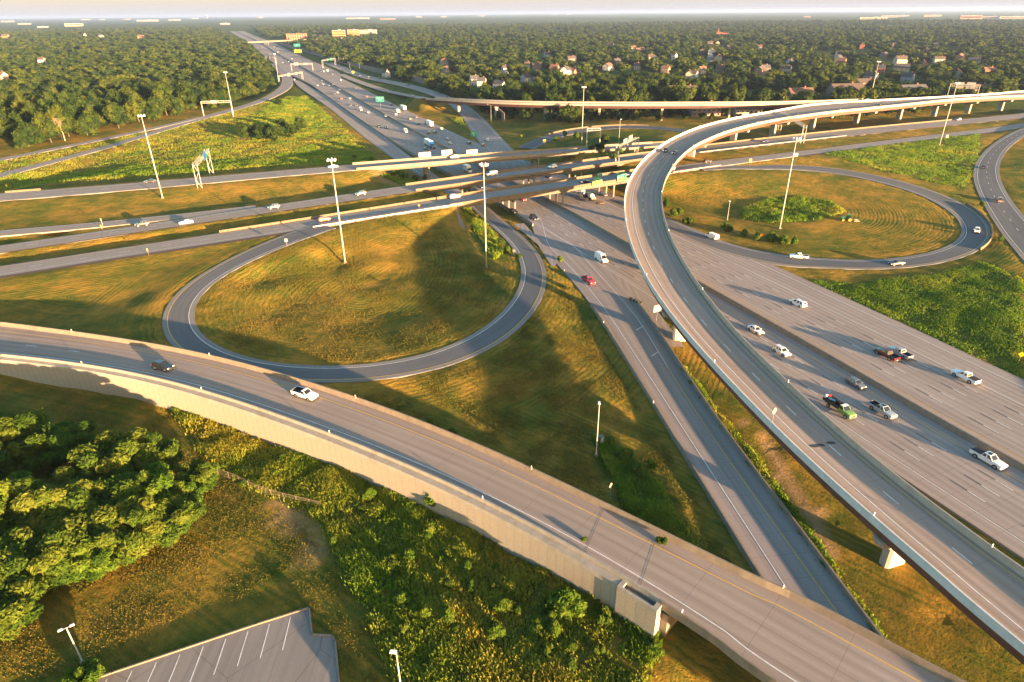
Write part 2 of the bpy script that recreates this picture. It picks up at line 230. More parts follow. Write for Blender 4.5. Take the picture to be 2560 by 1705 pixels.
# ------------------------------------------------------------------ paths
PT={
'A':[(-271.6,247,7.6,7.5),(-215,267,7.6,7.5),(-184.8,277.7,7.6,7.45),(-154.9,289.1,7.6,7.31),(-125.2,301.1,7.6,7.07),(-95.4,312.9,7.57,6.79),(-65.47,324.3,7.49,6.52),(-35.48,335.6,7.35,6.28),(-5.35,346.4,7.15,6.11),(24.92,356.9,6.94,6.13),(55.33,367.2,6.73,6.34),(85.82,377,6.51,6.67),(116.4,386.6,6.3,7.03)],
'B':[(-248.4,158.1,6,4.6),(-171,204.1,6,4.6),(-144.2,220,6.17,4.66),(-117.5,236,6.33,4.83),(-90.72,252.1,6.5,5.19),(-63.83,267.8,6.66,5.7),(-36.7,283.2,6.81,6.17),(-9.5,298.4,6.9,6.42),(17.73,313.6,6.94,6.43),(45,328.7,6.93,6.47),(72.33,343.6,6.9,6.78),(99.8,358.3,6.86,7.3),(127.5,372.4,6.79,7.73),(155.5,386.3,6.66,7.94),(183.4,400.2,6.43,7.99),(211.2,414.1,6.14,7.99),(239.2,427.9,5.82,7.94),(267.3,441.3,5.5,7.79),(295.6,454.4,5.17,7.56),(323.9,467.6,4.85,7.44),(352.1,480.8,4.52,7.6),(380.3,494,4.2,8),(434.6,519.4,4.2,8)],
'B2':[(-240.3,203,6.2,4),(-183.1,221.2,6.2,4),(-155.6,230,6.2,3.89),(-128.7,240.6,6.2,3.62),(-102.5,252.9,6.2,3.18)],
'C':[(-234.9,139.8,6,5.24),(-156.2,183.5,6,5.24),(-129,198.6,6.16,5.33),(-101.6,213.4,6.32,5.51),(-74.3,228.3,6.48,5.78),(-47.23,243.7,6.63,6.13),(-20.15,259,6.78,6.49),(7.225,273.8,6.88,6.78),(34.7,288.4,6.92,6.83),(62.03,303.3,6.91,6.52),(89.5,317.9,6.87,5.9),(117.4,331.6,6.78,5.27),(145.5,345.1,6.61,4.85),(173.2,359.1,6.36,4.67),(200.8,373.6,6.06,4.61),(228.4,387.9,5.73,4.61),(256.2,402,5.4,4.7),(284.1,415.9,5.06,4.95),(312,429.8,4.73,5.38),(365.7,456.6,4.73,5.38)],
'M':[(6.5,262,0,1.2),(11,247,0,3),(14.8,233,0,6),(18.7,219.3,-0,8.3),(21.65,206.8,0,7.62),(24.45,194.3,0,7.1),(27.05,181.8,0,6.82),(29.35,169.2,0,6.66),(31.2,156.5,0,6.47),(32.7,143.8,0,6.16),(34.1,131,0,5.8),(35.5,118.3,0,5.51),(36.98,105.5,0,5.34),(38.62,92.8,0,5.3),(40.35,80.1,0,5.33),(42.03,67.4,0,5.36),(43.7,54.7,-0,5.38),(55.47,-34.53,-0,5.38)],
'N':[(-196.9,153,6.5,7.2),(-128.8,136.7,6.5,7.2),(-117.1,133.9,6.57,6.89),(-105.4,131,6.65,6.53),(-93.85,127.8,6.73,6.22),(-82.45,124.2,6.81,6.05),(-71.25,120,6.88,5.98),(-60.25,115.2,6.94,5.95),(-49.45,109.9,6.98,5.93),(-38.85,104.3,6.99,5.91),(-28.42,98.4,7,5.84),(-18.17,92.12,7,5.7),(-8.175,85.5,7,5.53),(1.55,78.5,7,5.4),(11.03,71.12,7,5.39),(20.25,63.45,7,5.62),(29.25,55.52,7,6.18),(38.1,47.4,7,7.04),(97.03,-6.703,7,7.04)],
'F':[(446.6,552.8,14,11.5),(409.1,538.9,14,11.5),(397.7,534.7,14.1,9.4),(386.2,530.4,14.2,7.96),(374.8,526.2,14.3,7.29),(363.3,521.9,14.4,7.05),(351.9,517.7,14.5,6.99),(340.5,513.4,14.6,7.07),(329.1,508.9,14.7,7.4),(317.9,504.1,14.8,8.05),(306.8,499.1,14.9,9.01),(295.7,494.1,15,10.2),(284.6,489.1,15.1,11.4),(273.5,484,15.2,12.5),(262.4,478.8,15.3,13.6),(251.4,473.7,15.4,14.5),(240.3,468.6,15.5,15.2),(229.3,463.3,15.5,15.5),(218.6,457.5,15.6,15.3),(208.4,451,15.7,14.6),(198.4,443.9,15.7,13.5),(188.8,436.6,15.8,12.5),(179.2,429,15.8,11.6),(169.6,421.5,15.9,10.9),(159.9,414,16,10.5),(150.4,406.4,16,10.2),(141.3,398.3,16,10),(132.7,389.7,16.1,9.81),(124.3,380.8,16.1,9.58),(116.3,371.7,16.1,9.3),(108.7,362.1,16.1,8.98),(101.4,352.4,16,8.64),(94.42,342.4,15.8,8.26),(87.85,332.2,15.7,7.89),(81.8,321.6,15.5,7.6),(76.2,310.8,15.3,7.41),(70.97,299.8,15.1,7.33),(66.12,288.6,14.8,7.29),(61.7,277.2,14.5,7.25),(57.68,265.7,14.3,7.15),(54.03,254.1,14,7.01),(50.88,242.3,13.6,6.87),(48.33,230.4,13.3,6.75),(46.3,218.4,12.9,6.65),(44.7,206.3,12.5,6.57),(43.5,194.2,12.1,6.52),(42.72,182,11.7,6.48),(42.42,169.8,11.3,6.42),(42.6,157.6,10.8,6.29),(43.25,145.4,10.4,6.07),(44.42,133.3,9.98,5.81),(46.12,121.2,9.62,5.58),(48.23,109.2,9.31,5.45),(50.6,97.3,9.05,5.35),(53.35,85.45,8.84,5.27),(56.65,73.73,8.7,5.27),(60.48,62.12,8.59,5.45),(64.6,50.6,8.5,5.76),(84.82,-5.891,8.5,5.76)],
'LL':[(-62.9,232.3,6.6,5.2),(-69.8,221.9,6.53,5.13),(-76.28,211.4,6.44,4.91),(-81.95,200.4,6.29,4.53),(-86.62,188.9,6.05,4.11),(-89.8,177.1,5.74,3.84),(-90.48,165.1,5.4,3.77),(-88.02,153.5,5.04,3.8),(-82.53,142.9,4.69,3.78),(-74.35,134.2,4.34,3.7),(-64.1,128,3.99,3.64),(-52.55,124.5,3.64,3.66),(-40.48,123.8,3.29,3.78),(-28.67,126,2.94,3.98),(-18.02,131.2,2.59,4.18),(-9.3,139.3,2.25,4.29),(-2.725,149.4,1.92,4.26),(2,160.8,1.6,4.16),(5.15,172.7,1.28,4.07),(6.825,184.9,0.985,4.02),(7.05,197.3,0.713,3.94),(5.825,209.6,0.495,3.81),(3.275,221.7,0.345,3.69),(-0.25,233.6,0.243,3.62),(-4.275,245.3,0.161,3.6),(-8.35,257,0.0838,3.6),(-12.3,268.8,0.01,3.6),(-15.48,278.3,0.01,3.6)],
'D':[(-274.4,882.2,0,3.6),(-263.1,854.2,0,4.55),(-251.6,826.3,0,5.38),(-239.8,798.5,0,5.98),(-227.8,770.8,0,6.33),(-215.5,743.2,0,6.49),(-203.3,715.6,-0,6.55),(-191.1,688,-0,6.53),(-179,660.3,-0,6.47),(-167,632.6,-0,6.42),(-155.1,604.9,-0,6.44),(-143.3,577.1,-0,6.57),(-131.8,549.2,-0,6.75),(-120.3,521.2,-0,6.88),(-109.1,493.2,-0,6.89),(-97.95,465.2,-0,6.71),(-86.65,437.2,-0,6.36),(-75.15,409.3,-0,5.84),(-63.47,381.4,-0,5.2),(-51.58,353.7,-0,4.56),(-39.2,326.2,-0,4.07),(-26.18,298.9,-0,3.84),(-12.7,271.9,-0,3.83)],
'R1':[(-312.6,1202,0.04,8.5),(-301.1,1174,0.0706,8.5),(-289.5,1146,0.103,8.5),(-277.9,1118,0.137,8.5),(-266.3,1090,0.169,8.5),(-254.8,1061,0.2,8.5),(-243.2,1033,0.231,8.5),(-231.6,1005,0.263,8.5),(-219.8,976.8,0.297,8.5),(-207.4,949,0.329,8.5),(-193.9,921.7,0.36,8.5),(-179.3,895,0.39,8.5),(-163.7,868.8,0.42,8.5),(-147.7,842.8,0.448,8.5),(-131.7,816.8,0.464,8.48),(-116.5,790.5,0.463,8.38),(-102.6,763.4,0.446,8.07),(-89.98,735.7,0.419,7.57),(-77.92,707.7,0.387,7.08),(-66.62,679.4,0.353,6.91),(-56.75,650.6,0.321,7.05),(-48.47,621.3,0.29,7.29),(-41.33,591.7,0.259,7.49),(-34.9,561.9,0.227,7.72),(-29.12,532,0.193,8.03),(-23.92,501.9,0.161,8.31),(-19.05,471.8,0.13,8.45),(-13.97,441.8,0.0994,8.43),(-8.325,411.8,0.0669,8.25),(-2.3,381.9,0.0331,7.9),(3.8,352,0,7.41)],
'R2':[(-236.6,965,0.21,5.2),(-224.3,935.7,0.237,5.2),(-211.9,906.4,0.262,5.2),(-199.1,877.3,0.287,5.2),(-185.8,848.4,0.312,5.2),(-172.2,819.7,0.341,5.2),(-158.6,791,0.394,5.2),(-144.8,762.3,0.529,5.19),(-130.7,733.9,0.829,5.11),(-115.6,706,1.43,4.92),(-101.3,677.9,2.57,4.68),(-89.85,648.5,4.41,4.54),(-81,618.1,6.82,4.61),(-73,587.4,9.49,4.83)],
'V':[(-68.1,582.2,9.79,5.4),(-44.98,559.1,11,5.55),(-20.62,537.8,12.1,5.8),(6.425,520.9,12.9,6.1),(36.35,509.1,13.5,6.3),(67.85,501,14,6.36),(99.97,495.3,14.3,6.28),(132.4,491.3,14.6,6.1),(164.9,488.4,14.8,5.84),(197.4,487.5,15,5.61),(229.8,489.8,15.2,5.46),(262.1,494.6,15.4,5.4)],
'TL':[(9.3,404.7,0.33,6),(20.62,427.3,1.12,5.92),(35.62,446.9,1.91,5.91),(55.4,460,2.7,5.95),(77.62,463.2,3.48,5.96),(97.9,454.7,4.27,5.92),(113.3,436.7,5.05,5.85),(124.8,414.2,5.84,5.78)],
'P2':[(-268,260.5,3.99,4.46),(-257,329.6,3.99,4.46),(-253,354.9,3.94,4.11),(-249.5,380.3,3.88,3.85),(-247,405.8,3.82,3.72),(-245.5,431.4,3.76,3.74),(-244.7,457,3.71,3.94),(-243.8,482.6,3.65,4.28),(-242.4,508.2,3.59,4.66),(-240.2,533.8,3.54,4.97),(-237.7,559.3,3.48,5.1),(-235.3,584.8,3.42,5.04),(-233.7,610.4,3.37,4.91),(-233.8,636,3.31,4.93),(-235.5,661.5,3.25,5.23),(-238.1,687,3.2,5.69),(-241.5,712.4,3.14,6.1),(-245.7,737.7,3.07,6.35),(-250.8,762.8,2.99,6.46),(-256.8,787.8,2.87,6.5),(-263.7,812.5,2.72,6.5),(-271.2,837,2.56,6.5),(-278.9,861.4,2.39,6.5),(-286.8,885.8,2.22,6.5),(-295.1,910,2.05,6.5),(-303.9,934.2,1.88,6.5),(-313,958.2,1.71,6.5),(-322.3,982.1,1.54,6.5),(-331.5,1006,1.37,6.5),(-340.8,1030,1.19,6.5),(-350,1054,1.02,6.5),(-359.3,1078,0.85,6.5),(-368.6,1102,0.68,6.5),(-377.8,1126,0.51,6.5),(-387.1,1150,0.34,6.5),(-396.3,1174,0.17,6.5),(-405.6,1197,-0,6.5)],
'LR':[(92,313,6.85,3.4),(106,317,6.6,4),(121.7,318.2,6.22,4.2),(135.8,319.4,5.93,5.47),(149.2,317.4,5.58,6.19),(161,310.7,5.17,6.27),(170.4,300.3,4.75,5.99),(177.1,287.7,4.32,5.65),(180.8,274,3.89,5.4),(181.4,259.7,3.46,5.21),(179.2,245.6,3.03,4.98),(174.2,232.1,2.6,4.69),(166.7,220,2.17,4.43),(156.6,210,1.75,4.27),(144.5,202.6,1.34,4.21),(130.9,198.1,0.97,4.22),(116.8,197,0.642,4.36),(102.9,199.6,0.341,4.78),(89.5,204.8,0.05,5.47),(75,219,0,5),(60,252,0,4.6),(45,284,0,3)],
'Q':[(401.5,470.1,6,6.2),(368.2,448,6,6.2),(356.5,440.2,5.9,5.92),(345,432.3,5.8,5.52),(333.8,424,5.7,5.05),(322.9,415.2,5.59,4.67),(312.4,406,5.49,4.47),(302.3,396.3,5.38,4.41),(292.4,386.4,5.27,4.41),(282.8,376.2,5.16,4.46),(273.4,365.9,5.03,4.57),(264.2,355.3,4.88,4.74),(255.3,344.5,4.69,4.9),(246.7,333.5,4.49,5.03),(238.4,322.2,4.28,5.16),(230.5,310.6,4.07,5.29),(223.1,298.8,3.86,5.41),(216.1,286.7,3.65,5.5),(209.4,274.4,3.44,5.56),(203,261.9,3.23,5.65),(196.9,249.3,3.02,5.8),(191,236.7,2.8,5.98),(185.2,224,2.59,6.12),(179.6,211.1,2.39,6.18),(174.3,198.1,2.19,6.2),(169.2,185.1,2,6.2),(114.2,45.55,2,6.2)],
'P1':[(-330,300,4,4),(-297,340,4,3.8),(-276,395,4,3.6),(-259,450,3.9,3.4),(-249,497,3.8,3.2),(-244,530,3.6,3)],
'X':[(133,0,0,0),(93.1,92,0,0),(74,141,0,0),(57.2,183.2,0,0),(41,222,0,0),(18,278,0,0),(-31,386,0,0),(-104,557,0,0),(-205,802,0,0),(-311,1057,0,0),(-411,1292,0,0),(-545,1616,0,0),(-700,2000,0,0),(-870,2400,0,0),(-1104,2945,0,0),(-1423,3694,0,0),(-1850,4700,0,0)],
}
class Path:
    def __init__(s,pts,step=3.):
        p=np.array(pts,float);q=np.vstack([2*p[0]-p[1],p,2*p[-1]-p[-2]]);o=[]
        for i in range(1,len(q)-2):
            d=np.hypot(*(q[i+1,:2]-q[i,:2]));n=max(2,int(d/1.5))
            for t in np.linspace(0,1,n,endpoint=False):
                a,b,c,e=q[i-1],q[i],q[i+1],q[i+2]
                o.append(.5*(2*b+(c-a)*t+(2*a-5*b+4*c-e)*t*t+(3*b-a-3*c+e)*t**3))
        o.append(p[-1]);o=np.array(o);ss=np.r_[0,np.cumsum(np.hypot(*np.diff(o[:,:2],axis=0).T))]
        n=max(2,int(ss[-1]/step));t=np.linspace(0,ss[-1],n+1);s.s=t
        s.p=np.c_[[np.interp(t,ss,o[:,k]) for k in range(4)]].T;s.hw=s.p[:,3];s.p=s.p[:,:3]
        d=np.gradient(s.p[:,:2],axis=0);d/=np.hypot(*d.T)[:,None];s.t=d;s.r=np.c_[d[:,1],-d[:,0]];s.len=t[-1]
    def at(s,S,off=0.,dz=0.):
        f=lambda a:np.interp(S,s.s,a)
        return np.array([f(s.p[:,0])+off*f(s.r[:,0]),f(s.p[:,1])+off*f(s.r[:,1]),f(s.p[:,2])+dz])
    def h(s,S):return float(np.interp(S,s.s,s.hw))
    def ang(s,S):return math.atan2(np.interp(S,s.s,s.t[:,1]),np.interp(S,s.s,s.t[:,0]))
    def near(s,x,y):
        d=np.hypot(s.p[:,0]-x,s.p[:,1]-y);i=int(d.argmin());v=np.array([x,y])-s.p[i,:2];return s.s[i]+float(v@s.t[i]),float(v@s.r[i])
    def S_at_px(s,px,py):
        z=float(s.p[:,2].mean())
        for _ in range(4):
            q=at(px,py,z);S,o=s.near(q[0],q[1]);z=float(np.interp(S,s.s,s.p[:,2]))
        return S,o
    def sweep(s,prof,S0=0,S1=None,closed=True,dz=0.,step=None):
        """prof: (k,c,z) -> offset k*halfwidth+c, height z above the road"""
        S1=s.len if S1 is None else S1;n=max(1,int(round((S1-S0)/(step or 3.))));T=np.linspace(S0,S1,n+1);V=[];UV=[]
        for t in T:
            h=s.h(t)
            for j,(k,c,z) in enumerate(prof):
                cc=c(t) if callable(c) else c
                V.append(s.at(t,k*h+cc,z+dz));UV.append((k*h+cc,t))
        m=len(prof);Q=[]
        for i in range(n):
            for j in range(m if closed else m-1):
                a=i*m+j;b=i*m+(j+1)%m;Q.append((a,b,b+m,a+m))
        if closed and m==4:Q+=[(0,1,2,3),(n*m+3,n*m+2,n*m+1,n*m)]
        return np.array(V),np.array(Q),np.array(UV)
P={k:Path(v) for k,v in PT.items()}
LAY={'X':0,'D':.004,'R1':.008,'M':.012,'TL':.016,'P2':.020,'P1':.024,'R2':.028,'C':.004,'B':.008,'A':.012,'B2':.016,'LL':.020,'LR':.024,'Q':.028,'N':0,'F':.008,'V':0}
def mesh_sweep(name,path,prof,mat,parent=None,S0=0,S1=None,closed=True,dz=0.,step=None):
    V,Q,UV=path.sweep(prof,S0,S1,closed,dz,step);return link(name,np_mesh(name,V,Q,mat,uv=UV),parent)
RO={}
def road(key,mat,S0=0,S1=None,left=None,right=None):
    l=(-1,0) if left is None else (0,left);r=(1,0) if right is None else (0,right)
    o=mesh_sweep('road',P[key],[(*l,-.45),(*l,0),(*r,0),(*r,-.45)],mat,None,S0,S1,False,LAY[key]);o['kind']='structure';RO[key]=o;return o
def lines(key,parent,white=(),yellow=(),dash=(),black=False,S0=0,S1=None,dz=.02,w=.16):
    p=P[key];S1=p.len if S1 is None else S1
    for nm,lst,m in(('edge_line',white,M_WHITE),('yellow_line',yellow,M_YEL)):
        for q in lst:
            k,c=q[:2];a,b=(q[2:4] if len(q)>2 else(S0,S1))
            f=(lambda t,c=c:c(t)-w/2) if callable(c) else c-w/2;g=(lambda t,c=c:c(t)+w/2) if callable(c) else c+w/2
            mesh_sweep(nm,p,[(k,f,0),(k,g,0)],m,parent,a,b,False,dz+LAY[key])
    if dash:
        for col,m,sh in((0,M_WHITE,0.),)+(((1,M_BLK,3.2),) if black else ()):
            VV=[];QQ=[]
            for q in dash:
                k,c=q[:2];a,b=(q[2:4] if len(q)>2 else(S0,S1))
                for s in np.arange(a+sh,b-3.1,12.2):
                    i=len(VV);ss=(s,s+3.1)
                    for t in ss:
                        o=k*p.h(t)+(c(t) if callable(c) else c)
                        VV+=[p.at(t,o-.085,dz+LAY[key]),p.at(t,o+.085,dz+LAY[key])]
                    QQ.append((i,i+1,i+3,i+2))
            if VV:
                me=np_mesh('lane_dashes',VV,QQ,m);link('dark_lane_dashes' if col else 'lane_dashes',me,parent)
# ---- main highway
def xr(t):
    y=float(np.interp(t,P['X'].s,P['X'].p[:,1]));return float(np.interp(y,[300,400,430,900,980],[33.4,27.5,24.2,24.4,37]))
def xl(t):
    y=float(np.interp(t,P['X'].s,P['X'].p[:,1]));return float(np.interp(y,[330,400,820,950],[-21.8,-24,-24.4,-31]))
X=P['X'];xend=X.near(-1423,3694)[0]
o=mesh_sweep('road',X,[(0,xl,-.4),(0,xl,0),(0,xr,0),(0,xr,-.4)],M_CONC,None,0,xend,False,0,6.);o['kind']='structure';RO['X']=o
nearS=X.near(-200,790)[0];s300=X.near(10,300)[0]
lines('X',o,white=[(0,22.4,0,nearS),(0,-18.4,0,s300),(0,-22.3,s300,nearS),(0,29.9,0,s300)],yellow=[(0,3.4,0,nearS),(0,-3.4,0,nearS)],
      dash=[(0,3.9+3.66*i,0,nearS) for i in(1,2,3,4)]+[(0,-3.6-3.66*i,0,nearS) for i in(1,2,3)]+[(0,-18.4,s300,nearS)],black=True)
def wall_prof(o,h,w=.3,base=.3):return [(0,o-base,0),(0,o-w/2,h),(0,o+w/2,h),(0,o+base,0)]
b=mesh_sweep('median_barrier',X,[(0,-.55,-.1),(0,-.16,1.25),(0,.16,1.25),(0,.55,-.1)],M_PARA,None,0,xend,True,0,6.);tag(b,'long concrete barrier dividing the two carriageways of the main highway','barrier')
# ---- other roads
D_=road('D',M_CONC);lines('D',D_,white=[(-1,1.6),(1,-2.4)],dash=[(0,-.4)])
R1_=road('R1',M_CONC);lines('R1',R1_,white=[(-1,1.6),(1,-2.)],dash=[(0,0)])
R2_=road('R2',M_CONC);lines('R2',R2_,white=[(1,-1.4)],yellow=[(-1,1.2)])
M_=road('M',M_RAMP)
mw0=P['M'].S_at_px(1613,851)[0]
def mwl(t):return P['M'].h(t)-float(np.interp(t,[0,40,80,130],[5.2,3.6,3.1,2.9]))   # camera-left of the ramp is its right-hand side
def mwr(t):return -P['M'].h(t)+float(np.interp(t,[0,30,70,110,200],[3.2,4.6,4.,3.0,3.0]))
lines('M',M_,white=[(0,mwl),(0,mwr,0,mw0+14)],yellow=[(0,mwr,mw0+14,P['M'].len)])
for q in(12,26):      # stubby cross bars of the gore
    pass
C_=road('C',M_CROSS);B_=road('B',M_CROSS);A_=road('A',M_CROSS);B2_=road('B2',M_CROSS)
cg=P['C'].S_at_px(860,555)[0]
lines('C',C_,white=[(1,-1.9)],yellow=[(-1,1.2)],dash=[(0,-.2)])
lines('B',B_,white=[(-1,1.6)],yellow=[(1,-1.2)],dash=[(0,0)]);lines('B2',B2_,white=[(-1,.9)],yellow=[(1,-.9)])
lines('A',A_,white=[(-1,2.),(1,-1.7)],dash=[(0,.2)])
LL_=road('LL',M_ASPH,8);lines('LL',LL_,white=[(-1,1.3,24,P['LL'].len)],yellow=[(1,-1.25,24,P['LL'].len)])
LR_=road('LR',M_ASPH);lines('LR',LR_,white=[(1,-1.6)],yellow=[(-1,1.2)])
Q_=road('Q',M_ASPH);lines('Q',Q_,white=[(-1,1.6),(1,-1.6)],dash=[(0,0)])
TL_=road('TL',M_ASPH);lines('TL',TL_,white=[(1,-1.3)],yellow=[(-1,1.2)])
P2_=road('P2',M_CROSS);lines('P2',P2_,white=[(1,-.9)],yellow=[(-1,.9)]);P1_=road('P1',M_CROSS);lines('P1',P1_,white=[(-1,.8)])
N_=road('N',M_DECK);F_=road('F',M_DECK);V_=road('V',M_DECK)
nd=P['N'].S_at_px(160,870)[0]
lines('N',N_,white=[(1,-2.3)],yellow=[(-1,2.4)],dash=[(0,.3,0,nd+8)])
fcut=P['F'].S_at_px(1930,284)[0]
lines('F',F_,white=[(1,lambda t:-float(np.interp(t,[fcut,fcut+120],[4.,3.])))],yellow=[(-1,1.15)],dash=[(1,lambda t:-float(np.interp(t,[fcut,fcut+120],[4.,3.]))-3.62)])
lines('V',V_,white=[(-1,1.5)],yellow=[(1,-1.2)])
# concrete shoulders of the loop ramps (lighter border strips)
for key,side,par in(('LL',-1,LL_),('LL',1,LL_),('LR',-1,LR_),('LR',1,LR_),('Q',-1,Q_),('Q',1,Q_)):
    a,b_=((-1,0),(-1,1.15)) if side<0 else((1,-1.1),(1,0))
    mesh_sweep('shoulder_strip',P[key],[(*a,0),(*b_,0)],M_SHOULD,par,10,P[key].len,False,LAY[key]+.008)
# dark brown aggregate shoulders beside the crossing roads
M_AGG=road_mat('pavement_aggregate',(.10,.075,.065),(.14,.105,.09),.0,0)
for key,sd,a,b_ in(('C',1,0,P['C'].near(-70,230)[0]),('B',1,0,P['B'].len),('C',-1,0,P['C'].len),('C',1,P['C'].near(150,346)[0],P['C'].len),('A',1,0,60)):
    w=1.9 if (key,sd)==('C',1) else .7
    pr=[(1,-.05,0),(1,w,-.05)] if sd>0 else [(-1,-w,-.05),(-1,.05,0)]
    mesh_sweep('aggregate_shoulder',P[key],pr,M_AGG,RO[key],a,b_,False,LAY[key]+.006)
# ------------------------------------------------------------------ parapets, walls, bridges
def para(o_k,o_c,h=1.07,w=.42):    # flat-topped barrier centred w/2 inside the edge
    s=1 if o_k>0 else -1;return [(o_k,o_c,-.3),(o_k,o_c,h),(o_k,o_c-s*w*.55,h),(o_k,o_c-s*w,-.02)]
def bridge(name,label,key,S0,S1,parapets=(-1,1),girder=M_GIRD,gd=2.2,gin=1.3,piers=(),slab=.35,cat='bridge',ph=1.07,cols=None,pm=None):
    pm=pm or M_PARA
    p=P[key];mid=p.at((S0+S1)/2);root=empty(name,(mid[0],mid[1],0));tag(root,label,cat)
    Mi=Vector((-mid[0],-mid[1],0))
    def put(o):o.location=Mi;return o
    put(mesh_sweep('deck_slab',p,[(-1,-.02,-slab),(-1,-.02,-.03),(1,.02,-.03),(1,.02,-slab)],pm,root,S0,S1))
    for sd in parapets:put(mesh_sweep('parapet',p,para(sd,sd*.06,ph),M_PARAW if (pm is M_PARAF and sd<0) else pm,root,S0,S1))  # flyover's right parapet coloured darker to stand for its shaded inner face
    n=2 if gin<2 else 3
    for k in np.linspace(-1,1,5):
        put(mesh_sweep('girder',p,[(k,-k*gin-.28,-slab-gd),(k,-k*gin-.28,-slab+.0),(k,-k*gin+.28,-slab+.0),(k,-k*gin+.28,-slab-gd)],girder,root,S0,S1))
    for S,zb,kind in piers:
        c=p.at(S);a=p.ang(S);h=p.h(S);m=MB();top=c[2]-slab-gd;R=Matrix.Rotation(a,3,'Z')
        def sec(z,wx,wy,cx=0):
            q=[(-wx,-wy+.35),(-wx,wy-.35),(-wx+.35,wy),(wx-.35,wy),(wx,wy-.35),(wx,-wy+.35),(wx-.35,-wy),(-wx+.35,-wy)]
            return [Vector((c[0],c[1],0))+R@Vector((x,y,0))+Vector((0,0,z)) for x,y in q]
        if kind=='T':
            m.loft([sec(zb-1,.85,1.9),sec(top-2.3,.85,2.0),sec(top-1.2,1.0,h-.9),sec(top,1.0,h-.5)])
        elif kind=='S':m.loft([sec(zb-1,.8,1.25),sec(top-2.2,.8,1.25),sec(top-1.2,.95,2.3),sec(top,.95,2.4)])
        elif kind=='C':
            m.loft([sec(top-1.0,.5,h-.6),sec(top,.5,h-.6)])
            for y in np.linspace(-h+1.2,h-1.2,3):
                q=Vector((c[0],c[1],0))+R@Vector((0,y,0));m.tube(q+Vector((0,0,zb-1)),q+Vector((0,0,top-1.0)),.45,n=10)
        o=m.build('pier',M_PIER if girder is not M_GIRC else M_PARA,root);o.location=Mi
    return root,put
pF=P['F'];fe=pF.len
def Fp(px,py,zb,k):
    return (pF.S_at_px(px,py)[0],zb,k)
fp=[(pF.near(*q)[0],z,k) for q,z,k in(((43.6,146),.2,'T'),((44.6,196),.1,'T'),((51.5,246),.1,'T'),((68,294),5,'T'),((95,344),5,'T'),((131,389),5,'T'),((165,420.5),4,'T'),((202,450),4,'T'),((243,474),4,'T'),((283,493.5),4,'T'),((318,510),4,'T'),((352,524),4,'T'),((386,536.5),4,'T'),((52.3,69),.2,'T'))]
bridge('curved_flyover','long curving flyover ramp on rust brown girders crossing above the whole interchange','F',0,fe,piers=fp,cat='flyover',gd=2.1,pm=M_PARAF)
vp=[(P['V'].near(*q)[0],z,'S') for q,z in(((-43,556),3),((-12,529),3),((27,512.5),3),((67,503),3),((112,497),3),((160,492.6),3),((205,492.3),3))]
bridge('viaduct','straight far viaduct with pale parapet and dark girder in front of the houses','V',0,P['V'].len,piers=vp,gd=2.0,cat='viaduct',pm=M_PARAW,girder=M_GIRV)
def span(key,x0,x1):return P[key].s[np.abs(P[key].p[:,0]-x0).argmin()],P[key].s[np.abs(P[key].p[:,0]-x1).argmin()]
for key,x0,x1,lb,cx in(('A',-78,86,'grey overpass bridge farthest up the highway, with sign boards along its far edge',(-42,-14,12)),('B',-44,74,'middle overpass bridge carrying the white van over the highway',(-21,8,33)),('C',-28,70,'nearest overpass bridge with sunlit side and green signs on it',(-1,19,43))):
    a,b_=span(key,x0,x1);pr=[(P[key].s[np.abs(P[key].p[:,0]-c).argmin()],0,'C') for c in cx]
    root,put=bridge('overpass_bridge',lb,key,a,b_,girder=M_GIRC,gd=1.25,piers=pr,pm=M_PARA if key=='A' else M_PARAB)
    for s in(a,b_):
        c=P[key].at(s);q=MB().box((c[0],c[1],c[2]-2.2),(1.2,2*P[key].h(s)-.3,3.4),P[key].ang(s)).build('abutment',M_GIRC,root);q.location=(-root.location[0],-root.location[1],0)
# near ramp: retaining wall section then bridge
pN=P['N'];nw=pN.near(19.5,63.5)[0];wend=nw+3.6
c=pN.at(wend*.55);rw=empty('retaining_wall',(c[0],c[1],0));tag(rw,'tall cream panelled retaining wall carrying the near ramp','retaining wall')
def put(o):o.location=(-c[0],-c[1],0);return o
V,Q,UV=pN.sweep([(1,1.0,-9),(1,1.0,-.35)],0,wend,False);UV=np.c_[np.repeat(np.linspace(0,wend,len(V)//2),2),V[:,2]]
put(link('wall_panels',np_mesh('wall_panels',V,Q[:,::-1],M_MSE,uv=UV),rw))
put(mesh_sweep('wall_fill',pN,[(-1,-.3,-9),(-1,-.3,-.45),(1,.95,-.45),(1,.95,-9)],M_PIER,rw,0,wend))
put(mesh_sweep('coping',pN,[(1,.02,-.5),(1,.02,.40),(1,1.08,.34),(1,1.12,-.5)],M_PARAW,rw,0,wend-6.0))
put(mesh_sweep('parapet',pN,[(1,-.42,-.02),(1,-.32,1.05),(1,-.04,1.05),(1,-.02,-.3)],M_PARAW,rw,0,wend))
put(mesh_sweep('parapet',pN,para(-1,-.06),M_PARA,rw,0,wend))
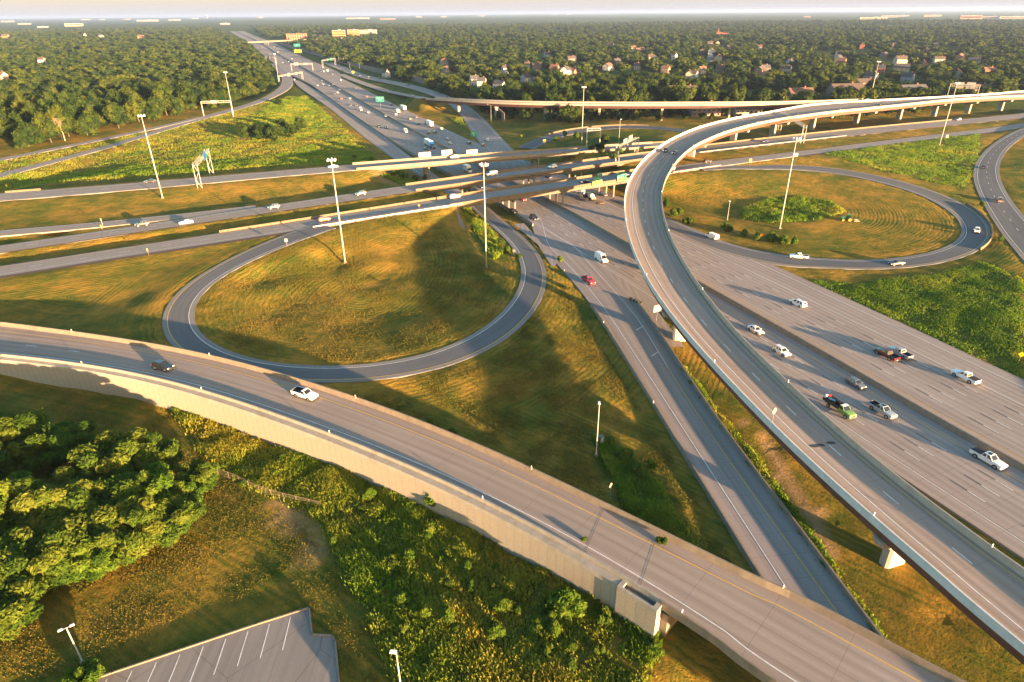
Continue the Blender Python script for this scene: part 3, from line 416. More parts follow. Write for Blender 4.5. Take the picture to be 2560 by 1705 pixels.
# pocket at the end of the wall: a hollow concrete box beside the deck
def pocket():
    T=[(0,wend-5.9,wend-5.2,-.02,1.3),(0,wend-5.2,wend-.5,.95,1.3),(0,wend-.5,wend+.25,-.02,1.3)]
    m=[]
    for _,a,b_,o0,o1 in T:
        put(mesh_sweep('pocket_rim',pN,[(1,o0,-9),(1,o0,.42),(1,o1,.42),(1,o1,-9)],M_PARAW,rw,a,b_))
    put(mesh_sweep('pocket_floor',pN,[(1,-.1,-1.2),(1,.97,-1.2)],M_DIRT,rw,wend-5.2,wend-.5,False))
    V,Q,UV=pN.sweep([(1,1.32,-9),(1,1.32,-.15)],wend-5.9,wend+.2,False);UV=np.c_[np.repeat(np.linspace(0,6.1,len(V)//2),2),V[:,2]]
    put(link('wall_panels',np_mesh('wall_panels',V,Q[:,::-1],M_MSE,uv=UV),rw))
pocket()
bridge('ramp_bridge','concrete bridge carrying the near ramp over the sunken ramp','N',wend+.02,pN.len,girder=M_GIRC,gd=1.3,piers=())
m=MB();c2=pN.at(wend+.6);m.box((c2[0],c2[1],2.6),(1.1,2*pN.h(wend)-.5,6.2),pN.ang(wend));m.build('abutment',M_PARA,rw).location=(-c[0],-c[1],0)
# kerb-like walls along the sunken ramp
m0=P['M'].S_at_px(1480,763)[0]
for sd,a,lb in((1,m0,'low concrete wall on the grass side of the sunken ramp'),(-1,P['M'].S_at_px(1640,815)[0]-16,'low concrete wall between the sunken ramp and the flyover')):
    k=[(sd,0,-.4),(sd,0,.85),(sd,sd*.3,.85),(sd,sd*.45,-.4)]
    w=mesh_sweep('ramp_wall',P['M'],k,M_PARA,None,a,P['M'].len);tag(w,lb,'wall')
# wall between main lanes and collector, further barriers
d0=X.near(-14,292)[0];d1=X.near(-300,930)[0]
w=mesh_sweep('concrete_barrier',X,[(0,lambda t:xl(t)-.25,-.1),(0,lambda t:xl(t)+.05,1.1),(0,lambda t:xl(t)+.3,1.1),(0,lambda t:xl(t)+.55,-.1)],M_PARA,None,X.near(12,246)[0],d1,True,0,6.);tag(w,'concrete barrier between the main lanes and the collector road','barrier')
def barrier(name,key,off,px0,px1,label,h=.8,k=None,m=None,w=.2):
    m=m or M_PARAB;p=P[key];a,b_=sorted((p.S_at_px(*px0)[0],p.S_at_px(*px1)[0]))
    o=mesh_sweep(name,p,[(k or 0,off-w*1.3,-.3),(k or 0,off-w*.6,h),(k or 0,off+w*.6,h),(k or 0,off+w*1.3,-.3)],m,None,a,b_);tag(o,label,'barrier');return o
barrier('concrete_barrier','C',-.6,(545,574),(1130,490),'long low concrete barrier on the grass beside the orange hatchback',k=-1)
barrier('concrete_barrier','B',-.4,(1500,398),(2400,298),'sunlit concrete barrier passing under the flyover toward the right',k=-1)
barrier('concrete_barrier','A',-.3,(0,492),(92,484),'short concrete barrier at the left end of the upper road',k=-1)
barrier('concrete_barrier','A',-.5,(1500,367),(1700,352),'low pale barrier above the small dark evergreen trees',k=-1)
barrier('concrete_barrier','LR',-.3,(2440,512),(2460,628),'curved barrier separating the right loop from the outer ramp',k=-1,h=.9)
barrier('concrete_barrier','TL',-.4,(1350,338),(1640,306),'sunlit barrier along the outside of the small far loop',k=-1,h=.9)
def guardrail(key,k,off,px0,px1,label,step=3.8):
    p=P[key];a,b_=sorted((p.S_at_px(*px0)[0],p.S_at_px(*px1)[0]));c=p.at((a+b_)/2)
    root=empty('guardrail',(c[0],c[1],0));tag(root,label,'guardrail','steel guardrails along the crossing roads')
    r=mesh_sweep('rail',p,[(k,off-.05,.42),(k,off-.05,.78),(k,off+.05,.78),(k,off+.05,.42)],M_STEEL,root,a,b_);r.location=(-c[0],-c[1],0)
    n=0
    for s in np.arange(a+.5,b_,max(step,(b_-a)/95)):
        q=p.at(s,k*p.h(s)+off+.14*(1 if k>0 else -1));z=q[2]
        if n==0:me=MB().box((0,0,.1),(.16,.2,1.45)).build('post',M_WOODP,root);me.location=(q[0]-c[0],q[1]-c[1],z);src=me
        else:
            o=src.copy();COL.objects.link(o);o.location=(q[0]-c[0],q[1]-c[1],z)
        n+=1
guardrail('C',1,.5,(792,580),(1158,514),'steel guardrail on wooden posts along the top edge of the left loop')
guardrail('C',1,.6,(1690,436),(1824,422),'steel guardrail above the right loop beside the flyover',)
guardrail('B',1,.5,(1750,384),(2120,342),'steel guardrail along the grass between the right hand carriageways')
# noise wall along the neighbourhood
NWp=Path([(-640,1960,1,0),(-398,1435,1,0),(-322,1264,1,0),(-216,1040,1,0),(-112,838,1,0),(-44,668,1,0),(-14,563,1.5,0),(2,470,2,0)],6.)
nwr=empty('noise_wall',(-110,838,0));tag(nwr,'long brown noise wall between the highway and the wooded neighbourhood','noise wall')
o=mesh_sweep('wall_panels',NWp,[(0,-.12,-1),(0,-.12,5.2),(0,.12,5.2),(0,.12,-1)],M_NOISE,nwr,0,NWp.len-40,True,0,6.);o.location=(110,-838,0)
src=None
for s in np.arange(NWp.len-560,NWp.len-40,6.):
    q=NWp.at(s)
    if src is None:src=MB().box((0,0,2.4),(.45,.6,6.4)).build('post',M_NOISE,nwr)
    else:src=src.copy();COL.objects.link(src)
    src.location=(q[0]+110,q[1]-838,q[2])
# ------------------------------------------------------------------ terrain
ZP={k:[tuple(at(x,y,2.)[:2]) for x,y in v] for k,v in {
 'g1':[(1960,676),(2150,695),(2360,678),(2450,650),(2560,700),(2560,935),(2300,818),(2100,735)],
 'g2':[(2050,405),(2280,360),(2440,338),(2440,430),(2400,480),(2200,440)],'g3':[(2515,430),(2560,375),(2560,530)],
 'g4':[(1850,520),(1920,500),(2000,498),(2080,510),(2110,530),(2050,548),(1930,552),(1870,542)],
 'g16':[(0,410),(190,378),(330,345),(460,315),(640,268),(715,235),(760,235),(900,345),(960,400),(940,415),(640,436),(353,462),(0,485)],'g5':[(0,440),(200,432),(500,420),(700,385),(860,330),(935,390),(930,405),(700,428),(300,462),(0,476)],
 'g6':[(600,330),(680,255),(760,232),(830,290),(760,340),(640,350)],'g7':[(1380,352),(1500,335),(1700,335),(1640,354),(1400,372)],
 'g8':[(1200,300),(1350,296),(1330,342),(1240,330)],'g9':[(1110,300),(1150,290),(1185,345),(1120,325)],
 'g10':[(430,1010),(640,1095),(800,1150),(1060,1258),(1280,1370),(1500,1480),(1650,1600),(1600,1760),(1020,1760),(900,1500),(800,1290),(600,1200),(480,1100)],
 'g11':[(1680,860),(1760,960),(1900,1130),(2100,1400),(2300,1680),(2250,1720),(2050,1420),(1900,1200),(1700,900)],
 'g12':[(960,455),(1000,420),(1080,455),(1090,470)],'g13':[(1490,1080),(1560,1110),(1640,1200),(1770,1390),(1600,1330),(1540,1200)],
 'g14':[(1100,505),(1180,500),(1200,520),(1260,620),(1235,640),(1180,560)],'g15':[(0,935),(300,990),(520,1060),(520,1200),(0,1200)],
 'dirt':[(1840,1020),(1880,1040),(2000,1170),(2090,1310),(2110,1380),(2070,1360),(1960,1200)],'dirt2':[(640,1210),(760,1260),(800,1400),(740,1400),(700,1300)],
 'dirt3':[(1040,420),(1085,452),(990,470),(900,450)]}.items()}
def inpoly(x,y,poly):
    r=np.zeros(np.shape(x),bool);n=len(poly)
    for i in range(n):
        x0,y0=poly[i];x1,y1=poly[(i+1)%n];c=((y0>y)!=(y1>y));xi=(x1-x0)*(y-y0)/((y1-y0) if y1!=y0 else 1e-9)+x0;r^=c&(x<xi)
    return r
def axis(segs):
    o=[]
    for a,b_,st in segs:
        n=max(1,int(round((b_-a)/st)));o+=list(np.linspace(a,b_,n,endpoint=False))
    o.append(segs[-1][1]);return np.array(o)
GX=axis([(-26000,-6000,2000),(-6000,-1600,220),(-1600,-420,40),(-420,-140,6),(-140,230,2.2),(230,480,6),(480,1600,40),(1600,6000,220),(6000,26000,2000)])
GY=axis([(-1200,-60,60),(-60,20,8),(20,330,2.2),(330,620,5),(620,1300,22),(1300,4000,90),(4000,9000,500),(9000,30000,2500)])
def hsh(x,y,a):return np.sin(x*a*1.3+1.7*np.sin(y*a*.9+a*37))*np.cos(y*a*1.1+1.3*np.sin(x*a*.7+a*11))
def terrain():
    xx,yy=np.meshgrid(GX,GY);x=xx.ravel();y=yy.ravel();S=[]
    rng={'A':span('A',-72,38),'B':span('B',-46,59),'C':span('C',-28,66)}
    for k,p in P.items():
        if k in('F','V','N'):continue
        st=3 if k!='X' else 3
        for i in range(0,len(p.s),st):
            s=p.s[i]
            if k in rng and rng[k][0]<s<rng[k][1]:continue
            if k=='X':
                if s>xend:continue
                for of in np.linspace(xl(s),xr(s),5):q=p.at(s,of);S.append((q[0],q[1],0.,(xr(s)-xl(s))/8+.8))
            else:S.append((*p.p[i],p.hw[i]))
    for q in [(-330,450,5),(-300,600,5),(-400,800,6),(-150,420,1.5),(-185,350,4),(-200,500,2),(-140,500,.6),(50,560,4),(150,545,4),(300,560,4),(-20,640,4),(-40,185,1.5),(-60,165,2.2),(-35,160,1.2),(-55,195,2.4),(-25,215,1.6),(-75,180,3.4),(130,250,2.2),(110,245,1.5),(-110,165,4.3),(-125,150,3.2),(-5,103,1.5),(10,97,1.3),(15,122,1.0),(-25,113,2.),(22,85,1.2),(-100,124,1.7),(-90,117,1.7),(-72,110,1.4),(-52,102,1),(-38,95,1.2),(-26,88,1.4),(-12,80,1.3),(-1,72.5,1.3),(9.5,64.5,1.9),(18,55,2),(28,47,1.2),(-60,80,1.6),(-30,60,1.5),(-50,55,1.5),(0,45,1.6),(12,50,1.8),(-100,60,1.6),(-40,30,1.5),(54,80,.2),(50,100,.1),(60,60,.2),(48,50,.0),(140,150,1.2),(180,140,1.6),(160,100,1.5),(250,100,3),(220,425,2.4),(300,460,2.4),(120,430,4),(240,500,2.5),(330,540,3),(200,470,2.5),(160,450,3),(380,500,3),(-73,590,6),(60,440,3.5),(80,448,3.8),(400,700,5),(0,800,5),(-600,1000,6),(300,1000,6),(-1000,2000,7),(500,2000,8),(1500,2500,10),(600,400,6),(-500,200,5),(-300,100,2),(-40,0,1.5),(200,0,3)]:S.append((*q,1.5))
    for k,sd,dd,dz,xa,xb in(('B',-1,9,-2.2,-400,-40),('C',-1,8,-2.0,-400,-20),('A',-1,14,-2.5,-400,-70),('P2',1,16,-2.2,-400,0)):
        p=P[k]
        for i in range(0,len(p.s),5):
            if xa<p.p[i,0]<xb and p.p[i,1]<620:q=p.at(p.s[i],sd*(p.hw[i]+dd),dz);S.append((q[0],q[1],q[2],1.))
    for t in np.arange(10,pF.near(131,389)[0],14):
        q=pF.at(t);S.append((q[0],q[1],2.2,9.))
    S=np.array(S);Z=np.zeros(len(x));E=np.zeros(len(x))
    for a in range(0,len(x),4000):
        d=np.hypot(x[a:a+4000,None]-S[None,:,0],y[a:a+4000,None]-S[None,:,1])-S[None,:,3];E[a:a+4000]=d.min(1);w=1/(np.maximum(d,0)+1.)**3.2;Z[a:a+4000]=(w*S[None,:,2]).sum(1)/w.sum(1)
    far=np.clip((np.hypot(x,y)-900)/2500,0,1)*np.clip((E-30)/120,0,1);Z+=far*(5*hsh(x,y,.0011)+3*hsh(x,y,.0031)+4)
    amp=np.clip((E-1.)/10,0,1)*np.clip(1-far*2,0,1);Z+=amp*(.16*hsh(x,y,.11)+.28*hsh(x,y,.043))
    Z-=np.interp(E,[-1,.3,1.2],[.40,.30,.05])
    k=(y>650)&(E<48);Z=np.where(k,np.minimum(Z,-.55),Z)
    nX,nY=len(GX),len(GY);i=np.arange(nX*nY).reshape(nY,nX);Q=np.c_[i[:-1,:-1].ravel(),i[:-1,1:].ravel(),i[1:,1:].ravel(),i[1:,:-1].ravel()]
    veg=np.full(len(x),.40);j=hsh(x,y,.16)*3.5+hsh(x,y,.37)*1.6
    for k,v,ds in(('g16',.46,0),('g1',.85,0),('g2',.72,0),('g3',.75,0),('g4',.95,0),('g5',.66,0),('g6',.55,0),('g7',.75,0),('g8',.6,0),('g9',.72,0),('g10',.62,0),('g11',.60,0),('g12',.8,0),('g13',.85,0),('g14',.75,0),('g15',.55,0)):
        veg[inpoly(x+j,y-j*.7,ZP[k])]=v
    veg=np.where(E<4,veg*.75+.02,veg);d=np.hypot(x,y);veg=np.where(d>640,.85,veg)
    dirt=np.where(inpoly(x+j*.3,y,ZP['dirt']),1.,0.)+np.where(inpoly(x+j*.5,y,ZP['dirt2']),.6,0.)+np.where(inpoly(x,y,ZP['dirt3']),.5,0)
    mow=np.zeros(len(x))
    for k in('LL','LR','N','C'):
        p=P[k].p[::2];dd=np.hypot(x[:,None]-p[None,:,0],y[:,None]-p[None,:,1]).min(1);mow=np.where((mow==0)|(dd<mow),dd,mow)
    V=np.c_[x,y,Z];me=np_mesh('ground',V,Q,M_GROUND,{'veg':('POINT',veg),'dirt':('POINT',dirt),'mow':('POINT',mow)},smooth=True)
    o=link('ground',me);o['kind']='structure';return Z.reshape(nY,nX)
GZ=terrain()
def gz(x,y):
    x=np.asarray(x,float);y=np.asarray(y,float);i=np.clip(np.searchsorted(GX,x)-1,0,len(GX)-2);j=np.clip(np.searchsorted(GY,y)-1,0,len(GY)-2)
    u=(x-GX[i])/(GX[i+1]-GX[i]);v=(y-GY[j])/(GY[j+1]-GY[j])
    return (GZ[j,i]*(1-u)+GZ[j,i+1]*u)*(1-v)+(GZ[j+1,i]*(1-u)+GZ[j+1,i+1]*u)*v
def gpx(px,py,z=3.):
    for _ in range(5):
        q=at(px,py,z);z=float(gz(q[0],q[1]))
    return np.array([q[0],q[1],z])
# paved gores
def gore(pxs,z):
    q=[at(x,y,z) for x,y in pxs];c=np.mean(q,0);V=[tuple(c)]+[tuple(p) for p in q];n=len(q);F=[(0,1+i,1+(i+1)%n) for i in range(n)]
    o=MB().add(V,F).build('gore_pavement',M_CONC);o['kind']='structure';u=o.data.uv_layers.new(name='UVMap')
    for l in o.data.loops:u.data[l.index].uv=tuple(o.data.vertices[l.vertex_index].co[:2])
gore([(1440,630),(1560,700),(1640,772),(1712,868),(1672,866),(1620,792),(1560,762)],.006)
gore([(1284,560),(1310,558),(1396,652),(1385,668),(1374,658),(1345,612)],.42)
# parking lot
lot=[(-50.5,52.2),(-35,59.1),(-28.5,61.8),(-26.9,57.5),(-24.2,57.3),(-23.6,56.5),(-21.0,48.5),(-19,40),(-60,25),(-66,45)]
m=MB();m.add([(x,y,1.72) for x,y in lot],[tuple(range(len(lot)))]);o=m.build('parking_lot',M_LOT);o['kind']='structure'
uvl=o.data.uv_layers.new(name='UVMap')
for l in o.data.loops:uvl.data[l.index].uv=o.data.vertices[l.vertex_index].co[:2]
kb=MB();q=lot[-1:]+lot[:8]
for a,b_ in zip(q,q[1:]):
    a=Vector((*a,1.78));b2=Vector((*b_,1.78));d=(b2-a);kb.box((a+b2)/2,(d.length+.15,.22,.24),math.atan2(d.y,d.x))
kb.build('kerb',M_PARA,o)
ln=MB();e0=np.array((-66.,45.));e1=np.array((-28.5,61.8));ed=(e1-e0)/np.hypot(*(e1-e0))
for i in range(13):
    a=e1-ed*(2.4+2.75*i);d=np.array((.10,-1.));d/=np.hypot(*d);b_=a+d*5.6;a=a+d*.45
    ln.box(((a[0]+b_[0])/2,(a[1]+b_[1])/2,1.725),(np.hypot(*(b_-a)),.11,.008),math.atan2(d[1],d[0]))
ln.build('bay_lines',M_WHITE,o)
# ------------------------------------------------------------------ vegetation
def ico(sub=1):
    bm=bmesh.new();bmesh.ops.create_icosphere(bm,subdivisions=sub,radius=1);bm.verts.ensure_lookup_table()
    V=np.array([v.co[:] for v in bm.verts]);F=np.array([[v.index for v in f.verts] for f in bm.faces]);bm.free();return V,F
ICO,ICF=ico(1)
def unit(v):return v/np.maximum(np.linalg.norm(v,axis=-1,keepdims=True),1e-9)
def crown_mesh(name,seed,R,Hc,zb,n,leaf,nb,mat,core=.74,tone=(.25,.75),spread=.72,flat=1.,stretch=1.,rs=1.,deep=.72):
    """foliage of one tree: clumps of leaf sprays over several lobes, gaps between them"""
    g=np.random.default_rng(seed);c=unit(g.normal(size=(nb,3)))*(g.random((nb,1))**.45)*np.array([R*spread,R*spread,Hc*.5*spread]);c[:,2]+=Hc*.5
    top=(c[:,2]-Hc*.5)/(Hc*.5);r=R*rs*g.uniform(.30,.50,nb)*(1-.25*np.clip(top,0,1));bt=g.uniform(*tone,nb)
    i=g.integers(0,nb,int(n*1.6));d=unit(g.normal(size=(len(i),3))+np.array([0,0,.25]));rad=r[i]*g.uniform(deep,1.12,len(i))
    p=c[i]+d*rad[:,None]*np.array([1,1,flat]);keep=np.ones(len(p),bool)
    for k in range(nb):keep&=~((np.linalg.norm(p-c[k],axis=1)<r[k]*.66)&(i!=k))
    keep&=p[:,2]>.02*Hc;p=p[keep][:n];d=d[keep][:n];i=i[keep][:n];m=len(p)
    nn=unit(d*.8+g.normal(size=(m,3))*.55+np.array([0,0,.15]));a=unit(np.cross(nn,g.normal(size=(m,3))));b=np.cross(nn,a);s=leaf*g.uniform(.55,1.35,(m,1));as_=s*stretch;
    V=np.stack([p-a*as_,p-b*s*.5+nn*s*.10,p+a*as_,p+b*s*.5+nn*s*.10],1).reshape(-1,3);V[:,2]+=zb
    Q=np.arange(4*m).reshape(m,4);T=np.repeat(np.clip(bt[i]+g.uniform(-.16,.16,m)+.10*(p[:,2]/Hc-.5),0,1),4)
    CV=[];CQ=[];CT=[]
    for k in range(nb):
        o=len(CV)*len(ICO);CV.append(c[k]+ICO*r[k]*core*np.array([1,1,flat])*g.uniform(.9,1.1,(len(ICO),1))+np.array([0,0,zb]));CQ.append(np.c_[ICF,ICF[:,2]]+o);CT.append(np.full(len(ICO),bt[k]*.7))  # opaque cores inside the lobes, added to block light and toned darker
    # cores as triangles turned to quads with a split corner
    CV=np.vstack(CV);CQ=np.vstack(CQ)
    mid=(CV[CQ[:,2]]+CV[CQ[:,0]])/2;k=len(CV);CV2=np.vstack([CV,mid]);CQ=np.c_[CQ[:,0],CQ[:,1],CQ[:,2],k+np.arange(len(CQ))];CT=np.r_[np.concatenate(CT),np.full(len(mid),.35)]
    VV=np.vstack([V,CV2]);QQ=np.vstack([Q,CQ+len(V)]);TT=np.r_[T,CT]
    return np_mesh(name,VV,QQ,mat,{'tone':('POINT',TT)})
def trunk_mesh(seed,h,r,spread,mat=None,limbs=5):
    g=random.Random(seed);m=MB();p=Vector((0,0,-.4));top=h*.62;k=4
    for j in range(k):
        q=Vector((g.uniform(-.1,.1)*h*.15,g.uniform(-.1,.1)*h*.15,top*(j+1)/k));m.tube(p,q,r*(1-.18*j),r*(1-.18*(j+1)),7,cap=False);p=q
    for j in range(limbs):
        a=2*PI*j/limbs+g.uniform(-.4,.4);z=top*g.uniform(.55,1.);s=Vector((0,0,z));e=s+Vector((math.cos(a)*spread*g.uniform(.4,.75),math.sin(a)*spread*g.uniform(.4,.75),h*g.uniform(.12,.3)))
        m.tube(s,s.lerp(e,.5)+Vector((0,0,-.03*h)),r*.45,r*.28,5,cap=False);m.tube(s.lerp(e,.5)+Vector((0,0,-.03*h)),e,r*.28,r*.1,5,cap=False)
    o=m.build('trunk',mat or M_BARK,None,True);COL.objects.unlink(o);me=o.data;bpy.data.objects.remove(o);return me
class Tree:
    def __init__(s,crown,trunk):s.c=crown;s.t=trunk
    def put(s,name,loc,sc,rz,label,cat='tree',group=None,szz=None):
        r=empty(name,loc,rz);r.scale=(sc,sc,szz or sc);tag(r,label,cat,group);link('crown',s.c,r)
        if s.t:link('trunk',s.t,r)
        return r
T_FAR=[Tree(crown_mesh('crown',20+k,R,H,.1,900,.55,13,M_LEAF,.76,(.1,.9)),trunk_mesh(k,H*.7,.28,R)) for k,(R,H) in enumerate(((5.4,11),(4.6,12.5),(6.2,10.5),(4.2,9.5),(5.0,14)))]
T_LOW=[Tree(crown_mesh('crown',60+k,R,H,.0,240,1.05,9,M_LEAF,.84,(.05,.95)),trunk_mesh(k,H*.7,.3,R)) for k,(R,H) in enumerate(((5.6,11),(4.9,12.5),(6.4,11),(4.6,10)))]
T_NEAR=[Tree(crown_mesh('crown',40+k,R,H,.8,15000,.26,n,mt,.62,tn,.86,.72,1.35,.70,.55),trunk_mesh(30+k,H*.75,.22,R,limbs=8)) for k,(R,H,n,mt,tn) in enumerate(((4.6,8.,46,M_LEAFN,(.3,.9)),(4.2,7.2,40,M_LEAFB,(.1,.7)),(5.0,7.6,50,M_LEAFN,(.2,.85)),(3.6,6.4,34,M_LEAFB,(.1,.8))))]
T_SHRUB=[Tree(crown_mesh('crown',80+k,R,H,.05,1100,.20,9,mt,.74,tn,.7,1.,1.3),None) for k,(R,H,mt,tn) in enumerate(((1.2,2.0,M_LEAFB,(.2,.9)),(1.0,3.0,M_LEAFB,(.3,1.)),(1.6,1.8,M_LEAFN,(.2,.8))))]
def hits_road(x,y,mar=3.):
    r=np.zeros(len(x),bool)
    for k,p in P.items():
        if k in('V','F'):continue
        q=p.p[::2];d=np.hypot(x[:,None]-q[None,:,0],y[:,None]-q[None,:,1]);j=d.argmin(1);hw=(p.hw[::2][j]-(2.5 if k in('V','F') else 0)) if k!='X' else np.where(y<300,34,np.where(y<880,40,47));r|=d.min(1)<hw+mar
    return r
LWP=[(-60,386),(100,366),(190,349),(326,314),(470,283),(560,258),(640,231),(678,208),(668,170),(648,128),(632,110),(612,103),(580,92),(545,74),(500,50),(500,20),(-60,20)]
RWP=[(770,132),(835,146),(912,172),(1040,201),(1140,236),(1180,262),(1210,282),(1262,288),(1370,300),(1500,303),(1640,303),(1760,296),(1900,304),(2010,302),(2200,288),(2420,266),(2620,246),(2620,20),(610,20),(620,60),(660,94),(715,100),(755,118)]
# houses first (their gardens stay clear): px base x, base y, kind, wall, roof, rot, label
HOUSES=[]
def clear_of_houses(x,y):
    r=np.ones(len(x),bool)
    for h in HOUSES:r&=np.hypot(x-h[0],y-h[1])>h[2]
    for h in HOUSES:   # keep the view line in front of the house a little open
        d=np.array([h[0],h[1]]);L_=np.hypot(*d);u=d/L_;a=x*u[0]+y*u[1];o=np.abs(x*u[1]-y*u[0]);r&=~((a>L_-h[3])&(a<L_)&(o<h[2]*1.1))
    return r
def wood_points():
    out=[];r=300.
    while r<5200:
        sp=12.+max(0,r-500)*.0100;n=int(math.radians(90)*r/sp);a=np.linspace(-PI/4.02,PI/4.02,n);rr=r+RNG.uniform(-.42,.42,n)*sp;aa=a+RNG.uniform(-.42,.42,n)*sp/r
        out.append(np.c_[rr*np.sin(aa),rr*np.cos(aa),np.full(n,sp)]);r+=sp*.95
    return np.vstack(out)
def plant_woods():
    W_=wood_points();x,y,sp=W_.T;px=pix(np.c_[x,y,np.full(len(x),4.)])
    inl=inpoly(px[:,0],px[:,1],LWP);inr=inpoly(px[:,0],px[:,1],RWP);ok=(inl|inr)&clear_of_houses(x,y)
    d=np.hypot(x,y);ok&=~(inr&(d>560)&((RNG.random(len(x))<.15)|(hsh(x,y,.012)>.52)));x,y,sp,inl,d=x[ok],y[ok],sp[ok],inl[ok],d[ok]
    near=d<1500;bad=np.zeros(len(x),bool);bad[near]=hits_road(x[near],y[near],4.5);xo=X.near
    fx=np.interp(y,X.p[:,1],X.p[:,0]);bad|=(~near)&(np.abs(x-fx)<46);k=~bad;x,y,sp,inl,d=x[k],y[k],sp[k],inl[k],d[k]
    z=gz(x,y);o=np.argsort(d);x,y,z,sp,inl,d=[a[o] for a in(x,y,z,sp,inl,d)];sc=np.clip(sp/9.2,1.,2.)*RNG.uniform(.55,1.15,len(x));sc=np.where(inl,sc,sc*1.22);rz=RNG.uniform(0,6.28,len(x));sc=np.where(inl,sc*1.18,sc)
    for k in('V','F'):
        q=P[k].p[::3];dd=np.full(len(x),99.);m_=d<900;dd[m_]=np.hypot(x[m_,None]-q[None,:,0],y[m_,None]-q[None,:,1]).min(1);sc=np.where(dd<13,np.minimum(sc*.5,.62),sc)
    nl=nr=0;rest=[]
    for i in range(len(x)):
        left=bool(inl[i]);c=nl if left else nr
        if c<(115 if left else 135):
            if left:
                nl+=1;u=pix((x[i],y[i],z[i]))[0,0];lb='green tree at the front of the left wood, '+('left of the bare dead tree' if u<140 else 'right of the dead tree' if u<500 else 'beside the curve of the far ramp')
                gp='trees of the left wood '+('left of the dead tree' if u<140 else 'right of the dead tree' if u<500 else 'by the far ramp')
            else:
                nr+=1;u=pix((x[i],y[i],z[i]))[0,0];q=0 if u<1300 else 1 if u<1750 else 2 if u<2150 else 3
                lb='leafy green tree behind the far viaduct, '+('near its left end' if q==0 else 'left of its middle' if q==1 else 'beside the brown apartment roofs' if q==2 else 'toward the right end of the skyline')
                gp='neighbourhood trees behind the viaduct '+'abcd'[q]
                gp='neighbourhood trees behind the viaduct, '+('left end','left of middle','by the apartments','right end')[q]
            t=T_FAR[RNG.integers(0,5)];h=sc[i];t.put('tree',(x[i],y[i],z[i]-(1.3 if left else .5)),h,rz[i],lb,'tree',gp,h*RNG.uniform(.85,1.2))
        else:rest.append(i)
    rest=np.array(rest)
    for side in(True,False):
        k=rest[inl[rest]==side];forest('woodland',np.c_[x[k],y[k],z[k]-.3],sc[k],rz[k],d[k])
def forest(name,pts,sc,rz,dist):
    n=len(pts);me=bpy.data.meshes.new(name);me.vertices.add(n);me.vertices.foreach_set('co',np.asarray(pts,np.float32).ravel())
    var=np.where(dist<900,RNG.integers(0,5,n),5+RNG.integers(0,4,n))
    for nm,v in(('sc',sc),('rz',rz),('va',var),('sz',np.minimum(sc,1.25)*RNG.uniform(.7,1.1,n))):t=me.attributes.new(nm,'FLOAT','POINT');t.data.foreach_set('value',np.asarray(v,np.float32))
    o=link(name,me);o['kind']='stuff'
    ng=bpy.data.node_groups.new('woodland_scatter','GeometryNodeTree');ng.interface.new_socket('Geometry',in_out='INPUT',socket_type='NodeSocketGeometry');ng.interface.new_socket('Geometry',in_out='OUTPUT',socket_type='NodeSocketGeometry')
    gi=ng.nodes.new('NodeGroupInput');go=ng.nodes.new('NodeGroupOutput');jn=ng.nodes.new('GeometryNodeJoinGeometry')
    def at_(nm):
        a=ng.nodes.new('GeometryNodeInputNamedAttribute');a.data_type='FLOAT';a.inputs['Name'].default_value=nm;return a.outputs['Attribute']
    S_=ng.nodes.new('ShaderNodeCombineXYZ');s=at_('sc');ng.links.new(s,S_.inputs[0]);ng.links.new(s,S_.inputs[1]);ng.links.new(at_('sz'),S_.inputs[2])
    R_=ng.nodes.new('ShaderNodeCombineXYZ');ng.links.new(at_('rz'),R_.inputs[2]);va=at_('va')
    for k,ob in enumerate(SRC):
        c=ng.nodes.new('FunctionNodeCompare');c.data_type='FLOAT';c.operation='EQUAL';ng.links.new(va,c.inputs[0]);c.inputs[1].default_value=k;c.inputs['Epsilon'].default_value=.1
        oi=ng.nodes.new('GeometryNodeObjectInfo');oi.inputs['Object'].default_value=ob;oi.inputs['As Instance'].default_value=True;oi.transform_space='ORIGINAL'
        ip=ng.nodes.new('GeometryNodeInstanceOnPoints');ng.links.new(gi.outputs[0],ip.inputs['Points']);ng.links.new(c.outputs[0],ip.inputs['Selection']);ng.links.new(oi.outputs['Geometry'],ip.inputs['Instance'])
        ng.links.new(S_.outputs[0],ip.inputs['Scale']);ng.links.new(R_.outputs[0],ip.inputs['Rotation']);ng.links.new(ip.outputs[0],jn.inputs[0])
    ng.links.new(jn.outputs[0],go.inputs[0]);md=o.modifiers.new('scatter','NODES');md.node_group=ng;return o
# source crowns for the mass planting: real trees standing in the foreground wood and behind the houses
SRC=[]
def src_tree(T,px,py,sc,label):
    q=gpx(px,py);r=T.put('tree',(q[0],q[1],q[2]-.2),sc,RNG.uniform(0,6),label,'tree');SRC.append([c for c in KIDS[r.name] if c.name.startswith('crown')][0])
for T,px,py,lb in((T_FAR[0],38,352,'round green tree at the left picture edge behind the upper ramp'),(T_FAR[1],612,238,'tall tree at the corner where the far ramp bends'),(T_FAR[2],520,268,'broad tree directly behind the truss gantry over the far ramp'),(T_FAR[3],1130,232,'small tree at the left end of the viaduct by the noise wall'),(T_FAR[4],1475,292,'tall tree rising behind the second viaduct pier'),
    (T_LOW[0],2540,70,'far tree on the right skyline below the pale commercial buildings'),(T_LOW[1],1720,84,'tree just left of the red roofed church'),(T_LOW[2],700,96,'tree beside the red brick office near the far overpass'),(T_LOW[3],900,108,'tree in front of the long brick office block')):src_tree(T,px,py,1.15,lb)
